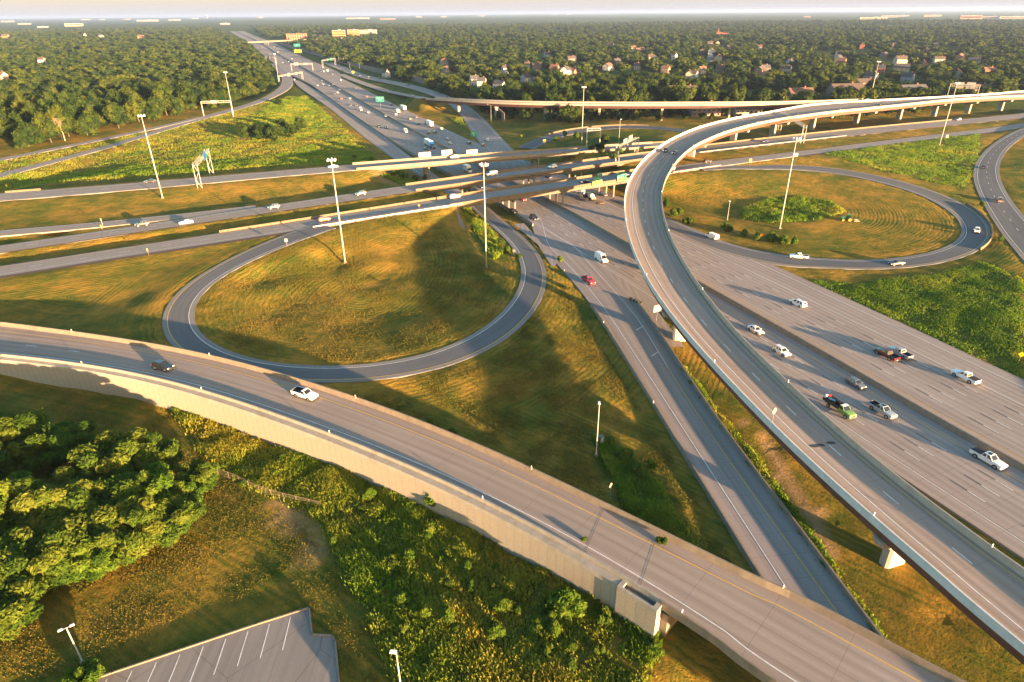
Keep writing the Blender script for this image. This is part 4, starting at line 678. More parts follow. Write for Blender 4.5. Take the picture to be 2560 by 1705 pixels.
# ---- foreground wood at the lower left
FG=[(70,1160,1.3,0),(190,1140,1.2,1),(310,1200,1.3,2),(60,1310,1.35,3),(165,1310,1.3,0),(275,1325,1.3,2),(390,1270,1.25,1),(470,1265,.95,3),(395,1180,1.0,0),(25,1450,1.3,1),(130,1445,1.2,2),(245,1430,1.1,3),(345,1370,1.1,0),(15,1570,1.05,2),(-60,1240,1.3,2),(-40,1390,1.3,0),(115,1085,.95,3),(440,1335,.9,2),(15,1075,.7,1),(500,1215,.75,2)]
FGL=['leafy tree with yellow tips at the top left of the foreground wood','tree with warm lit crown below the shaded lawn, back of the foreground wood','wide tree in the middle of the foreground wood','tall tree near the left picture edge of the foreground wood','dense tree in the heart of the foreground wood','broad tree under the orange spray of leaves','tree on the right flank of the foreground wood','small bright tree at the right tip of the foreground wood nearest the chain link fence','low tree between the wood and the rusty weeds','tree in the lower left corner of the foreground wood','tree above the dark gap at the lower wood edge','tree hanging over the mown lawn edge','tree at the lawn edge left of the long pole shadow','lowest tree at the left picture edge by the lawn','tree cut off by the left picture edge, upper one','tree cut off by the left picture edge, lower one','small tree sticking up at the back of the foreground wood','low tree at the right end of the wood just above the lawn','lone small tree at the left picture edge above the wood','little tree in the weeds behind the fence end']
for (px,py,s,k),lb in zip(FG,FGL):
    q=gpx(px,py+14,1.5);T_NEAR[k].put('tree',(q[0],q[1],q[2]-.2),s,RNG.uniform(0,6),lb,'tree',None,s*RNG.uniform(.85,1.05))
q=gpx(205,1250,1.5);r=Tree(crown_mesh('crown',5,1.3,2.2,5.6,260,.3,6,M_LEAFO,.5,(.2,.9),.8,.8,1.3),trunk_mesh(5,7,.12,1.2)).put('tree',(q[0],q[1],q[2]),1,0,'slender tree with a rusty orange top inside the foreground wood')
q=gpx(225,1735,1.5);T_NEAR[1].put('tree',(q[0],q[1],q[2]),.62,1,'bright green tree at the bottom edge beside the parking lot lamp')
# ---- shrubs and single young trees
SH=[(640,338,'f',.8,'tree at the back left of the infield thicket'),(675,342,'f',.95,'tree at the back of the infield thicket behind its broad bush'),(740,335,'f',.9,'tree at the right flank of the infield thicket'),(606,352,'f',.6,'low tree at the left tip of the infield thicket'),(1085,1275,1,1.5,'green sapling leaning on the cream wall, with its shadow to the left'),(562,1054,1,.7,'tiny sapling casting a shadow on the cream wall'),(1075,1350,1,1.1,'yellow green vine covered bush in the middle of the weed field'),(1415,1530,0,2.0,'big bushy shrub below the cream wall near the concrete pocket'),
(1628,1178,1,.95,'narrow yellow green young tree in the grass wedge'),(1655,1357,2,.55,'green tuft growing out of the ramp deck beside the yellow line'),(1528,1112,0,.9,'shrub beside the green utility cabinet'),(1560,1150,2,1.2,'low bush in the grass wedge below the cabinet'),(1600,1190,2,1.1,'low bush left of the narrow young tree'),
(1400,655,0,1.1,'reed clump at the tip of the grass wedge by the loop'),(1268,630,0,1.2,'dark bush at the foot of the tall light mast inside the left loop'),(1250,612,2,1.2,'bush left of the rectangular sign in the left loop'),(1297,645,2,.8,'grassy bush under the small white sign in the loop'),
(1500,398,'f',.62,'dark tall evergreen between the two upper overpasses'),(1478,402,2,1.6,'low dark bush left of the tall evergreen between overpasses'),(1515,398,1,1.0,'yellow green young tree right of the tall evergreen'),(1548,385,0,1.7,'round bush behind the thin light pole between overpasses'),(1535,392,1,.7,'small golden tree by the light pole between overpasses'),(1597,380,0,1.1,'bush beside the flyover edge between overpasses'),
(1513,428,0,1.9,'round bush at the end of the middle overpass'),(1535,425,2,1.4,'scrub between the bush and the yellow truss leg'),(1063,448,0,1.2,'golden bush under the upper overpass'),(1040,452,2,1.5,'dark green bush on the slope under the upper overpass'),(1010,450,2,1.6,'green bush on the slope left of the upper overpass pier'),(985,440,0,1.3,'bush at the left abutment of the upper overpass'),
(1412,345,1,1.8,'young golden tree inside the small far loop'),(1440,345,0,1.9,'bush left of the light mast inside the small far loop'),(1512,355,'f',.5,'dark round tree right of the truss inside the small far loop'),(1390,352,0,1.5,'pale green shrub inside the small far loop'),
(697,262,'f',.6,'dark slim tree on the infield edge by the far ramp'),(620,345,'f',.95,'bushy tree at the left of the infield thicket'),(655,350,'f',1.05,'tall bush in the infield thicket'),(690,352,'f',1.1,'broad bush in the middle of the infield thicket'),(725,345,'f',1.0,'dark bush near the right of the infield thicket'),(752,322,'f',.85,'bush at the right end of the infield thicket'),(705,325,'f',.9,'dark bush at the back of the infield thicket'),(888,400,1,1.4,'bright yellow green sapling by the upper overpass approach'),(765,408,1,.8,'small sapling above the white sedan'),(930,402,0,1.1,'yellow shrub at the upper overpass approach'),
(1860,590,0,1.3,'bush at the left end of the dark hedge row in the right loop'),(1895,600,0,1.5,'bush in the middle of the hedge row in the right loop'),(1928,605,0,1.8,'dark bush around the base of the right loop light mast'),(1958,612,0,1.7,'bush right of the light mast base in the right loop'),(1985,610,0,1.3,'last bush at the right end of the hedge row'),(1815,578,2,1.6,'low scrub left of the short pole in the right loop'),(1690,540,2,1.8,'scrub beside the flyover above the highway shoulder'),(1665,515,0,1.5,'scrub close to the flyover parapet over the right loop'),(1720,560,2,1.5,'scrub above the shoulder ahead of the white van'),
(2455,515,0,.9,'small bush at the tip between the right loop and the outer ramp'),(2502,602,0,.9,'round dark bush at the end of the curved barrier'),(980,1032,0,.5,'small weed bush behind the ramp parapet'),(1075,1062,0,.7,'golden weed bush behind the ramp parapet'),(1130,1085,2,.6,'yellow weed growing along the ramp parapet'),(1460,1352,2,.35,'weed at the parapet side of the deck joint')]
for px,py,k,s,lb in SH:
    if 'deck joint' in lb or 'ramp deck' in lb:q=at(px,py,7.02)
    else:q=gpx(px,py)
    if k=='f':T_FAR[int(px)%5].put('young_tree',(q[0],q[1],q[2]-.4),s,RNG.uniform(0,6),lb,'young tree');continue
    T_SHRUB[k].put('bush' if k!=1 else 'young_tree',(q[0],q[1],q[2]-.05),s,RNG.uniform(0,6),lb,'bush' if k!=1 else 'young tree')
# bushy clumps scattered through the weed strip
k=0
while k<46:
    px,py=RNG.uniform(560,1640),RNG.uniform(1080,1700);q=gpx(px,py)
    if not inpoly(np.array([q[0]]),np.array([q[1]]),ZP['g10'])[0] or pN.near(q[0],q[1])[1]<pN.h(pN.near(q[0],q[1])[0])+2.5:continue
    T_SHRUB[(0,2,0)[k%3]].put('weed_bush',(q[0],q[1],q[2]-.1),RNG.uniform(.45,1.05),RNG.uniform(0,6),'bushy green weed clump in the overgrown strip below the cream wall','bush','weed bushes below the cream wall',RNG.uniform(.5,1.1));k+=1
# dead tree
def dead():
    q=gpx(163,352,5);g=random.Random(3);m=MB()
    def br(p,d,l,r,n):
        e=p+d*l;m.tube(p,e,r,r*.62,6,cap=False)
        if n==0:return
        for _ in range(3 if n>1 else 2):
            dd=(d+Vector((g.uniform(-.9,.9),g.uniform(-.9,.9),g.uniform(-.15,.45)))).normalized();br(e,dd,l*g.uniform(.55,.8),r*.58,n-1)
    br(Vector((0,0,-.3)),Vector((.02,0,1)),4.6,.30,5);r=empty('dead_tree',q);r.scale=(1.15,1.15,1.15);tag(r,'bare dead tree with pale branches at the edge of the left wood','tree');m.build('trunk',M_DEADW,r)
dead()
# ---- rough grass and weeds (uncountable)
def tufts(name,poly,n,h,w,tone,nb=4,zoff=0.,sp=.35,m_=None):
    xs=[p[0] for p in poly];ys=[p[1] for p in poly];x=RNG.uniform(min(xs),max(xs),n*3);y=RNG.uniform(min(ys),max(ys),n*3)
    k=inpoly(x,y,poly);x,y=x[k][:n],y[k][:n];cl=hsh(x,y,.23)+.6*hsh(x,y,.61);k=(RNG.random(len(x))<np.clip(.55+.55*cl,.08,1))&~hits_road(x,y,.8);x,y,cl=x[k],y[k],cl[k];z=gz(x,y)-.05
    m=len(x)*nb;x=np.repeat(x,nb);y=np.repeat(y,nb);z=np.repeat(z,nb);cl=np.repeat(cl,nb);hh=h*RNG.uniform(.45,1.15,m)*(1+.35*np.clip(cl,-1,1));a=RNG.uniform(0,6.28,m);ln=hh*RNG.uniform(.1,.6,m);ww=w*RNG.uniform(.6,1.3,m)
    bx=x+RNG.normal(0,sp,m);by=y+RNG.normal(0,sp,m);b=np.c_[bx,by,z];u=np.c_[np.cos(a),np.sin(a),np.zeros(m)];l=np.c_[-np.sin(a)*ln,np.cos(a)*ln,hh]
    V=np.stack([b-u*ww[:,None]*.35,b+u*ww[:,None]*.35,b+u*ww[:,None]*.6+l*.72,b+l],1);V[:,3]-=u*ww[:,None]*.3;V=V.reshape(-1,3)
    t=np.clip(tone+.30*hsh(bx,by,.09)+.22*hsh(by,bx,.21)+RNG.normal(0,.06,m),0,1);o=link(name,np_mesh(name,V,np.arange(4*m).reshape(m,4),m_ or M_WEED,{'tone':('POINT',np.repeat(t,4))}));o['kind']='stuff'
tufts('weeds',ZP['g10'],44000,.95,.21,.26,5)
tufts('weeds',ZP['g11'],16000,.6,.2,.14,4)
tufts('weeds',ZP['g13'],9000,1.0,.24,.10,5)
tufts('weeds',ZP['g14'],3500,1.0,.32,.22,4)
tufts('weeds',ZP['g4'],8000,.8,.35,.06,4,0,.5)
tufts('rough_grass',ZP['g1'],26000,.42,.3,.03,3,0,.6)
tufts('rough_grass',ZP['g2'],16000,.45,.4,.05,3,0,.8)
tufts('rough_grass',ZP['g5'],22000,.7,.5,.06,3,0,.9)
tufts('rough_grass',ZP['g16'],40000,.5,.35,.34,3,0,1.)
tufts('rough_grass',ZP['g6'],12000,.8,.5,.10,3,0,.9)
tufts('rough_grass',ZP['g9'],1800,1.2,.8,.25,3,0,.8)
tufts('rough_grass',ZP['g12'],1500,1.3,.6,.12,4,0,.6)

tufts('mown_grass',[tuple(at(x,y,2.)[:2]) for x,y in((0,950),(430,1020),(540,1140),(560,1180),(760,1300),(900,1510),(1010,1705),(860,1705),(700,1500),(260,1680),(0,1690))],30000,.20,.11,.5,3,0,.3,M_DRY)
tufts('mown_grass',[tuple(at(x,y,2.)[:2]) for x,y in((900,1000),(1260,880),(1400,690),(1700,1150),(1890,1480),(1500,1240),(1280,1130))],45000,.22,.12,.5,3,0,.35,M_DRY)
tufts('mown_grass',[tuple(at(x,y,3.)[:2]) for x,y in((480,770),(660,640),(1050,540),(1290,690),(1200,830),(900,910),(600,890))],60000,.22,.15,.55,3,0,.5,M_DRY)

# small trees just below the picture edge whose shadows lie on the lawn
for x,y,sz,lb in((6,25,.72,'small tree just below the bottom picture edge by the weeds'),):
    T_NEAR[3].put('tree',(x,y,float(gz(x,y))-.2),sz,x,lb,'tree',None,sz*1.15)
# ------------------------------------------------------------------ vehicles (x forward, y left, z up)
M_GLASS=plain('car_glass',(.012,.015,.018),.04,0,0,.9);M_TYRE=plain('tyre_rubber',(.018,.018,.019),.85);M_RIM=plain('wheel_rim',(.42,.43,.44),.3,.8);M_HEAD=plain('headlamp',(.75,.76,.78),.08);M_TAIL=plain('tail_lamp',(.42,.01,.008),.2);M_TRIM=plain('dark_trim',(.02,.02,.021),.6);M_CHROME=plain('bumper_chrome',(.5,.5,.5),.2,.9);M_BED=plain('bed_liner',(.022,.022,.024),.8);M_PLATE=plain('plate_white',(.6,.6,.6),.5)
PAINT={}
def paint(c):
    if c not in PAINT:
        r={'white':(.78,.78,.77),'black':(.012,.012,.014),'dark grey':(.045,.048,.055),'grey':(.16,.17,.19),'silver':(.42,.44,.47),'red':(.42,.012,.018),'orange':(.55,.12,.01),'dark blue':(.012,.022,.12),'blue':(.015,.13,.38),'dark green':(.015,.03,.024),'green':(.13,.26,.045),'pinkish grey':(.30,.25,.25),'dark red':(.04,.008,.008),'brown':(.10,.055,.03),'yellow':(.70,.42,.01)}[c]
        PAINT[c]=plain('paint_'+c.replace(' ','_'),r,.32,.35 if c in('silver','grey','dark grey','pinkish grey') else 0.,.8)
    return PAINT[c]
def ring(x,z0,z1,wb,wt):
    zm=z0+(z1-z0)*.55;w=max(wb,wt);return [(x,-wb*.93,z0),(x,-w,z0+.10),(x,-w,zm),(x,-wt,z1-.07),(x,-wt+.10,z1),(x,wt-.10,z1),(x,wt,z1-.07),(x,w,zm),(x,w,z0+.10),(x,wb*.93,z0)]
def body_rings(L_,W,hh,tail,belt,clear=.24,nose=.68):
    w=W/2;f=L_/2
    return [ring(f,.36,nose,w*.76,w*.72),ring(f-.14,clear,nose+.12,w*.92,w*.86),ring(f-.75,clear,hh-.03,w,w*.92),ring(f-1.35,clear,hh+.03,w,w*.95),ring(.2,clear,belt,w,w*.95),ring(-f+1.0,clear,belt+.02,w,w*.95),ring(-f+.22,clear,tail,w*.96,w*.9),ring(-f,.38,tail-.16,w*.86,w*.80)]
def cabin(mb,x0,x1,x2,x3,zb,zt,wb,wt):
    """painted greenhouse: base front x0, roof front x1, roof rear x2, base rear x3"""
    v=[(x0,-wb,zb),(x0,wb,zb),(x3,wb,zb),(x3,-wb,zb),(x1,-wt,zt-.05),(x1,wt,zt-.05),(x2,wt,zt-.05),(x2,-wt,zt-.05),(x1-.12,-wt+.12,zt),(x1-.12,wt-.12,zt),(x2+.12,wt-.12,zt),(x2+.12,-wt+.12,zt)]
    mb.add(v,[(0,1,5,4),(1,2,6,5),(2,3,7,6),(3,0,4,7),(4,5,9,8),(5,6,10,9),(6,7,11,10),(7,4,8,11),(8,9,10,11)])
def pane(c,ins=(.06,.06,.08,.06),out=.014):
    """glass pane on a quad c (bl,br,tr,tl), inset and proud of the paint, 3 mm thick look"""
    c=[Vector(p) for p in c];n=(c[1]-c[0]).cross(c[3]-c[0]).normalized();l,r,t,b=ins
    P_=lambda u,v:(c[0]*(1-u)+c[1]*u)*(1-v)+(c[3]*(1-u)+c[2]*u)*v
    q=[P_(l,b),P_(1-r,b),P_(1-r,1-t),P_(l,1-t)];return [p+n*out for p in q]
def glassset(root,x0,x1,x2,x3,zb,zt,wb,wt,rear=True,split=(.5,),sunroof=None):
    zt-=.05
    MB().quad(pane([(x0,-wb,zb),(x0,wb,zb),(x1,wt,zt),(x1,-wt,zt)],(.07,.07,.06,.04))).build('windshield',M_GLASS,root,fix=False)
    if rear:MB().quad(pane([(x3,wb,zb),(x3,-wb,zb),(x2,-wt,zt),(x2,wt,zt)],(.1,.1,.12,.16))).build('rear_window',M_GLASS,root,fix=False)
    for s in(-1,1):
        e=[0]+list(split)+[1]
        for a,b in zip(e,e[1:]):
            A=lambda u,z:(x0+(x3-x0)*u,s*wb,zb) if z==0 else (x1+(x2-x1)*u,s*wt,zt)
            c=[A(a,0),A(b,0),A(b,1),A(a,1)]
            if s<0:c=[c[1],c[0],c[3],c[2]]
            m=.06/max(b-a,.2);MB().quad(pane(c,(m,m,.08,.14))).build('side_window',M_GLASS,root,fix=False)
    if sunroof:MB().box((sunroof,0,zt+.06),(.75,.8,.02)).build('sunroof',M_GLASS,root)
def wheel(root,x,y,r,w=.23):
    s=1 if y>0 else -1;o=MB().tube((0,-w/2,0),(0,w/2,0),r,n=16).build('wheel',M_TYRE,root);o.location=(x,y,r)
    MB().tube((0,s*(w/2-.01),0),(0,s*(w/2+.012),0),r*.66,n=12).build('rim',M_RIM,o)
def wheels(root,xs,y,r,w=.23):
    for x in xs:
        for s in(-1,1):
            wheel(root,x,s*y,r,w);
def arches(mb,xs,y,r):
    for x in xs:
        for s in(-1,1):mb.tube((x,s*(y-.30),r*1.02),(x,s*(y+.012),r*1.02),r*1.2,n=14,m=1)
def lights(root,L_,W,zh,zt,hs=(.10,.40,.15),ts=(.10,.34,.18),xo=0.):
    for s in(-1,1):
        MB().box((L_/2-.09,s*(W/2-.31),zh),(hs[0]+.12,hs[1],hs[2]),rz=-s*.25).build('headlight',M_HEAD,root);MB().box((-L_/2+.07+xo,s*(W/2-.22),zt),(ts[0]+.06,ts[1],ts[2]),rz=s*.12).build('tail_light',M_TAIL,root)
def trims(root,L_,W,col,grz=.55,chrome=False):
    m=MB();m.box((L_/2-.02,0,grz),(.10,W*.52,.20));m.build('grille',M_TRIM,root);m=MB();m.box((L_/2-.03,0,.36),(.16,W*.9,.16));m.build('front_bumper',M_CHROME if chrome else M_TRIM,root)
    m=MB();m.box((-L_/2+.03,0,.42),(.16,W*.9,.18));m.build('rear_bumper',M_CHROME if chrome else M_TRIM,root);MB().box((-L_/2-.055,0,.58),(.02,.32,.15)).build('number_plate',M_PLATE,root)
def mirrors(root,x,y,z,col):
    for s in(-1,1):MB().box((x,s*(y+.10),z),(.14,.24,.15)).build('mirror',paint(col),root)
def car(kind,col):
    r=empty({'sedan':'sedan_car','suv':'suv_car','hatch':'hatchback_car','minivan':'minivan'}[kind]);b=MB();pm=[paint(col),M_TRIM]
    if kind=='sedan':L_,W,R_=4.85,1.84,.33;b.loft(body_rings(L_,W,.92,.98,.96));g=(1.0,.22,-.95,-1.75,.93,1.46,.86,.62);xs=(1.45,-1.40);sp=(.47,);zt,zh=.80,.66
    elif kind=='hatch':L_,W,R_=4.4,1.82,.34;b.loft(body_rings(L_,W,.98,1.10,1.02,.25));g=(.95,.22,-1.45,-2.0,1.0,1.58,.86,.66);xs=(1.35,-1.30);sp=(.42,.78);zt,zh=.95,.72
    elif kind=='suv':L_,W,R_=4.75,1.90,.37;b.loft(body_rings(L_,W,1.05,1.14,1.10,.28,.78));g=(1.0,.30,-1.85,-2.22,1.07,1.74,.90,.70);xs=(1.42,-1.40);sp=(.38,.72);zt,zh=1.0,.82
    else:L_,W,R_=5.1,1.96,.35;b.loft(body_rings(L_,W,1.0,1.15,1.06,.24,.72));g=(1.55,.62,-2.15,-2.45,1.02,1.78,.92,.74);xs=(1.6,-1.45);sp=(.34,.68);zt,zh=1.05,.74
    cabin(b,*g);arches(b,xs,W/2,R_);b.build('body',pm,r);glassset(r,*g,split=sp,sunroof=None);wheels(r,xs,W/2-.10,R_);lights(r,L_,W,zh,zt);trims(r,L_,W,col);mirrors(r,g[0]-.15,W/2,g[4]+.08,col)
    if kind in('suv','minivan'):
        for s in(-1,1):MB().tube((g[1]-.3,s*(g[7]-.06),g[5]+.03),(g[2]+.3,s*(g[7]-.06),g[5]+.03),.025,n=5).build('roof_rail',M_TRIM,r)
    return r
def pickup(col,crew=True,cover=False,sun=False,chrome=False):
    r=empty('pickup_truck');L_,W,R_=(5.95,2.02,.41) if crew else(5.6,1.98,.39);f=L_/2;w=W/2;b=MB();xb=-.95 if crew else -.25
    b.loft([ring(f,.48,.98,w*.82,w*.78),ring(f-.12,.36,1.10,w*.94,w*.88),ring(f-.7,.36,1.18,w,w*.93),ring(f-1.45,.36,1.22,w,w*.95),ring(xb,.36,1.22,w,w*.96),ring(xb-.02,.36,.78,w,w*.96),ring(-f+.12,.40,.78,w,w*.96),ring(-f,.50,.74,w*.96,w*.92)])
    for s in(-1,1):b.box(((xb-f)/2+.03,s*(w-.07),.99),(f+xb-.06,.10,.50))
    b.box((-f+.07,0,.98),(.10,W-.12,.50))
    g=((1.25,.55,-.62,-.93,1.2,1.90,.92,.74) if crew else(1.15,.45,-.05,-.24,1.2,1.82,.90,.72));cabin(b,*g);xs=(f-1.05,-f+1.28);arches(b,xs,w,R_);b.build('body',[paint(col),M_TRIM],r)
    q=MB();q.box(((xb-f)/2,0,.80),(f+xb-.16,W-.26,.03));q.box((-f+.135,0,1.0),(.03,W-.28,.44));q.box((xb-.02,0,1.0),(.03,W-.28,.44));[q.box(((xb-f)/2,sg*(w-.135),1.0),(f+xb-.16,.03,.46)) for sg in(-1,1)];q.build('cargo_bed',M_BED,r)
    if cover:MB().box(((xb-f)/2+.03,0,1.25),(f+xb-.1,W-.10,.05)).build('bed_cover',M_BED if cover is True else paint(cover),r)
    glassset(r,*g,split=(.52,) if crew else(),sunroof=(0.1 if sun else None));wheels(r,xs,w-.12,R_,.27);lights(r,L_,W,.92,.92,(.10,.30,.26),(.08,.16,.42));trims(r,L_,W,col,.82,chrome);mirrors(r,g[0]-.15,w,1.33,'black' if not chrome else col);return r
def van(col,high=True):
    r=empty('cargo_van');L_,W,R_=(5.95,2.04,.36) if high else(5.5,2.0,.37);f=L_/2;w=W/2;H=2.65 if high else 2.08;b=MB();nx=1.15 if high else 1.0
    b.loft([ring(f,.36,.82,w*.80,w*.76),ring(f-.15,.28,1.05,w*.93,w*.86),ring(f-.85,.28,1.28,w,w*.93),ring(f-nx,.28,1.42,w,w*.92),ring(f-nx-.62,.28,H-.22,w,w*.84),ring(f-nx-1.0,.28,H,w,w*.86),ring(-f+.25,.28,H,w,w*.86),ring(-f,.34,H-.12,w*.97,w*.82)])
    xs=(f-1.0,-f+1.15);arches(b,xs,w,R_);b.build('body',[paint(col),M_TRIM],r)
    MB().quad(pane([(f-.95,-w*.86,1.32),(f-.95,w*.86,1.32),(f-nx-.66,w*.78,H-.26),(f-nx-.66,-w*.78,H-.26)],(.03,.03,.02,.02),.06)).build('windshield',M_GLASS,r,fix=False)
    for s in(-1,1):
        q=[(f-nx-.05,s*(w+.012),1.42),(f-nx-1.0,s*(w+.012),1.42),(f-nx-1.0,s*(w*.90+.03),1.98 if H>2.3 else 1.8),(f-nx-.45,s*(w*.90+.03),1.98 if H>2.3 else 1.8)]
        MB().quad(q).build('side_window',M_GLASS,r)
        MB().quad([(-f-.012,s*.12,1.4),(-f-.012,s*.72,1.4),(-f+.0,s*.68,1.95 if H>2.3 else 1.75),(-f+.0,s*.12,1.95 if H>2.3 else 1.75)]).build('rear_window',M_GLASS,r)
    wheels(r,xs,w-.10,R_);lights(r,L_,W,.95,1.2,(.12,.30,.24),(.08,.14,.5));trims(r,L_,W,col,.66);mirrors(r,f-nx-.1,w,1.45,'black')
    if not high:
        for x in(-1.6,-.4,.7):MB().box((x,0,H+.07),(.05,W*.8,.05)).build('roof_rack_bar',M_STEEL,r)
    return r
def tractor_cab(b,x,col_i,W=2.4,sleeper=True):
    b.box((x+2.5,0,1.35),(1.7,1.9,1.25),m=col_i);b.loft([[(x+1.75,-W/2*.85,.8),(x+1.75,W/2*.85,.8),(x+1.75,W/2*.85,2.0),(x+1.75,-W/2*.85,2.0)],[(x+1.25,-W/2,.8),(x+1.25,W/2,.8),(x+1.25,W/2,2.9),(x+1.25,-W/2,2.9)],[(x-.9,-W/2,.8),(x-.9,W/2,.8),(x-.9,W/2,3.9 if sleeper else 3.0),(x-.9,-W/2,3.9 if sleeper else 3.0)]],m=col_i)
def semi(col,marks=False,name='semi_truck'):
    r=empty(name);b=MB();tractor_cab(b,4.6,0);b.box((5.2,0,.72),(5.6,1.0,.28),m=1);b.build('cab',[paint(col),M_TRIM],r)
    MB().quad(pane([(6.36,-1.0,2.02),(6.36,1.0,2.02),(5.86,1.12,2.85),(5.86,-1.12,2.85)],(.04,.04,.04,.04),.05)).build('windshield',M_GLASS,r,fix=False)
    for s in(-1,1):
        MB().quad([(5.7,s*1.215,1.9),(4.7,s*1.215,1.9),(4.7,s*1.215,2.6),(5.7,s*1.215,2.6)]).build('side_window',M_GLASS,r);MB().box((7.96,s*.75,1.15),(.06,.3,.25)).build('headlight',M_HEAD,r)
        MB().tube((3.55,s*.9,1.2),(3.55,s*.9,3.9),.09,n=8).build('exhaust_stack',M_CHROME,r)
    MB().box((7.97,0,1.2),(.06,1.0,.9)).build('grille',M_CHROME,r)
    t=MB();t.box((-2.4,0,2.62),(11.6,2.55,2.85),m=0);t.box((-2.4,0,1.1),(11.4,1.2,.18),m=1);t=t.build('trailer',[paint('white'),M_TRIM],r)
    MB().box((-8.23,0,2.62),(.04,2.3,2.6)).build('rear_door',paint('white'),t)
    if marks:
        m=MB();mk=random.Random(4)
        for s in(-1,1):
            for k in range(5):m.box((.2+k*.55-1.2,s*1.28,2.3+.5*math.sin(k)),(.42,.012,.9),rx=.5*s)
        m.build('side_marking',paint('dark grey'),t)
    for x in(7.0,4.4,3.2,-5.6,-6.9):
        for s in(-1,1):wheel(r,x,s*1.05,.5,.32)
    for s in(-1,1):MB().box((-8.24,s*1.0,1.15),(.06,.3,.14)).build('tail_light',M_TAIL,r)
    return r
def box_truck(col='white'):
    r=empty('box_truck');b=MB();b.loft([ring(3.7,.5,1.15,.9,.85),ring(3.2,.5,1.45,1.05,.98),ring(2.75,.5,1.55,1.08,1.0),ring(2.2,.5,2.35,1.08,.92),ring(1.5,.5,2.4,1.08,.92)]);b.box((-1.0,0,.75),(6.,.9,.3),m=1);b.build('cab',[paint(col),M_TRIM],r)
    MB().quad(pane([(2.8,-.95,1.58),(2.8,.95,1.58),(2.22,.86,2.3),(2.22,-.86,2.3)],(.02,.02,.02,.02),.05)).build('windshield',M_GLASS,r,fix=False)
    for s in(-1,1):MB().quad([(2.5,s*1.095,1.6),(1.65,s*1.095,1.6),(1.65,s*1.03,2.2),(2.15,s*1.03,2.2)]).build('side_window',M_GLASS,r);MB().box((3.66,s*.7,.95),(.1,.3,.2)).build('headlight',M_HEAD,r);MB().box((-3.98,s*.9,.95),(.06,.25,.14)).build('tail_light',M_TAIL,r)
    MB().box((-1.3,0,2.2),(5.3,2.4,2.5)).build('cargo_box',paint(col),r);MB().box((-3.97,0,2.2),(.03,2.1,2.2)).build('rear_door',M_SBACK,r)
    wheels(r,(2.7,-2.2),.95,.45,.3);return r
def flat_truck():
    r=empty('flatbed_truck');b=MB();w=1.05;f=3.6;b.loft([ring(f,.5,1.05,.86,.82),ring(f-.15,.42,1.25,.97,.9),ring(f-.9,.42,1.40,w,.97),ring(f-1.5,.42,1.45,w,1.0),ring(.55,.42,1.45,w,1.0)]);g=(2.0,1.3,.75,.58,1.42,2.15,.96,.8);cabin(b,*g);xs=(f-1.0,-2.0);arches(b,xs[:1],w,.43);b.build('cab',[paint('green'),M_TRIM],r)
    MB().box((1.0,0,2.17),(.75,1.5,.05)).build('roof',paint('white'),r);glassset(r,*g,rear=False,split=());q=MB();q.box((-1.6,0,1.15),(4.1,2.2,.16));q.box((-1.6,0,.75),(4.4,.9,.3));
    for s in(-1,1):q.box((-1.6,s*1.05,1.5),(4.1,.08,.5))
    q.build('flatbed',M_BED,r);wheels(r,xs,.95,.43,.28)
    for s in(-1,1):MB().box((f-.04,s*.7,.95),(.1,.3,.22)).build('headlight',M_HEAD,r)
    MB().box((f,0,.85),(.1,1.1,.3)).build('grille',M_TRIM,r);MB().box((f-.02,0,.5),(.2,2.,.2)).build('front_bumper',M_CHROME,r);mirrors(r,1.9,w,1.6,'black');return r
def tank_truck():
    r=empty('tank_truck');b=MB();b.loft([ring(5.6,.5,1.2,.95,.9),ring(5.2,.45,1.6,1.1,1.0),ring(4.2,.45,1.75,1.15,1.05),ring(3.7,.45,2.7,1.15,.95),ring(2.4,.45,2.75,1.15,.95)]);b.box((1.0,0,.85),(8.,.95,.3),m=1);b.build('cab',[paint('black'),M_TRIM],r)
    MB().quad(pane([(4.25,-1.0,1.8),(4.25,1.0,1.8),(3.72,.9,2.6),(3.72,-.9,2.6)],(.03,.03,.03,.03),.05)).build('windshield',M_GLASS,r,fix=False)
    t=MB();R=[]
    for x,k in((-1.6,.3),(-1.4,.85),(-.9,1.),(1.3,1.),(1.75,.85),(1.95,.3)):R.append([(x,1.12*k*math.cos(a),2.05+1.0*k*math.sin(a)) for a in np.linspace(0,2*PI,16,endpoint=False)])
    t.loft(R);t.build('tank',paint('white'),r,True);MB().box((-2.1,0,1.25),(.9,2.2,.7)).build('rear_deck',M_DIRT,r)
    for x in(4.3,-.3,-1.5):
        for s in(-1,1):wheel(r,x,s*1.0,.48,.3)
    tr=MB();tr.box((-7.2,0,.95),(5.6,2.3,.16));tr.tube((-4.4,0,.9),(-2.6,0,.8),.07,n=6)
    for s in(-1,1):
        for x in(-9.8,-8.,-6.2,-4.6):tr.tube((x,s*1.1,1.0),(x,s*1.1,1.9),.04,n=5)
        tr.box((-7.2,s*1.1,1.6),(5.4,.05,.08))
    tr.build('flat_trailer',M_WOODP,r)
    for x in(-6.9,-7.9):
        for s in(-1,1):wheel(r,x,s*1.15,.36,.24)
    return r
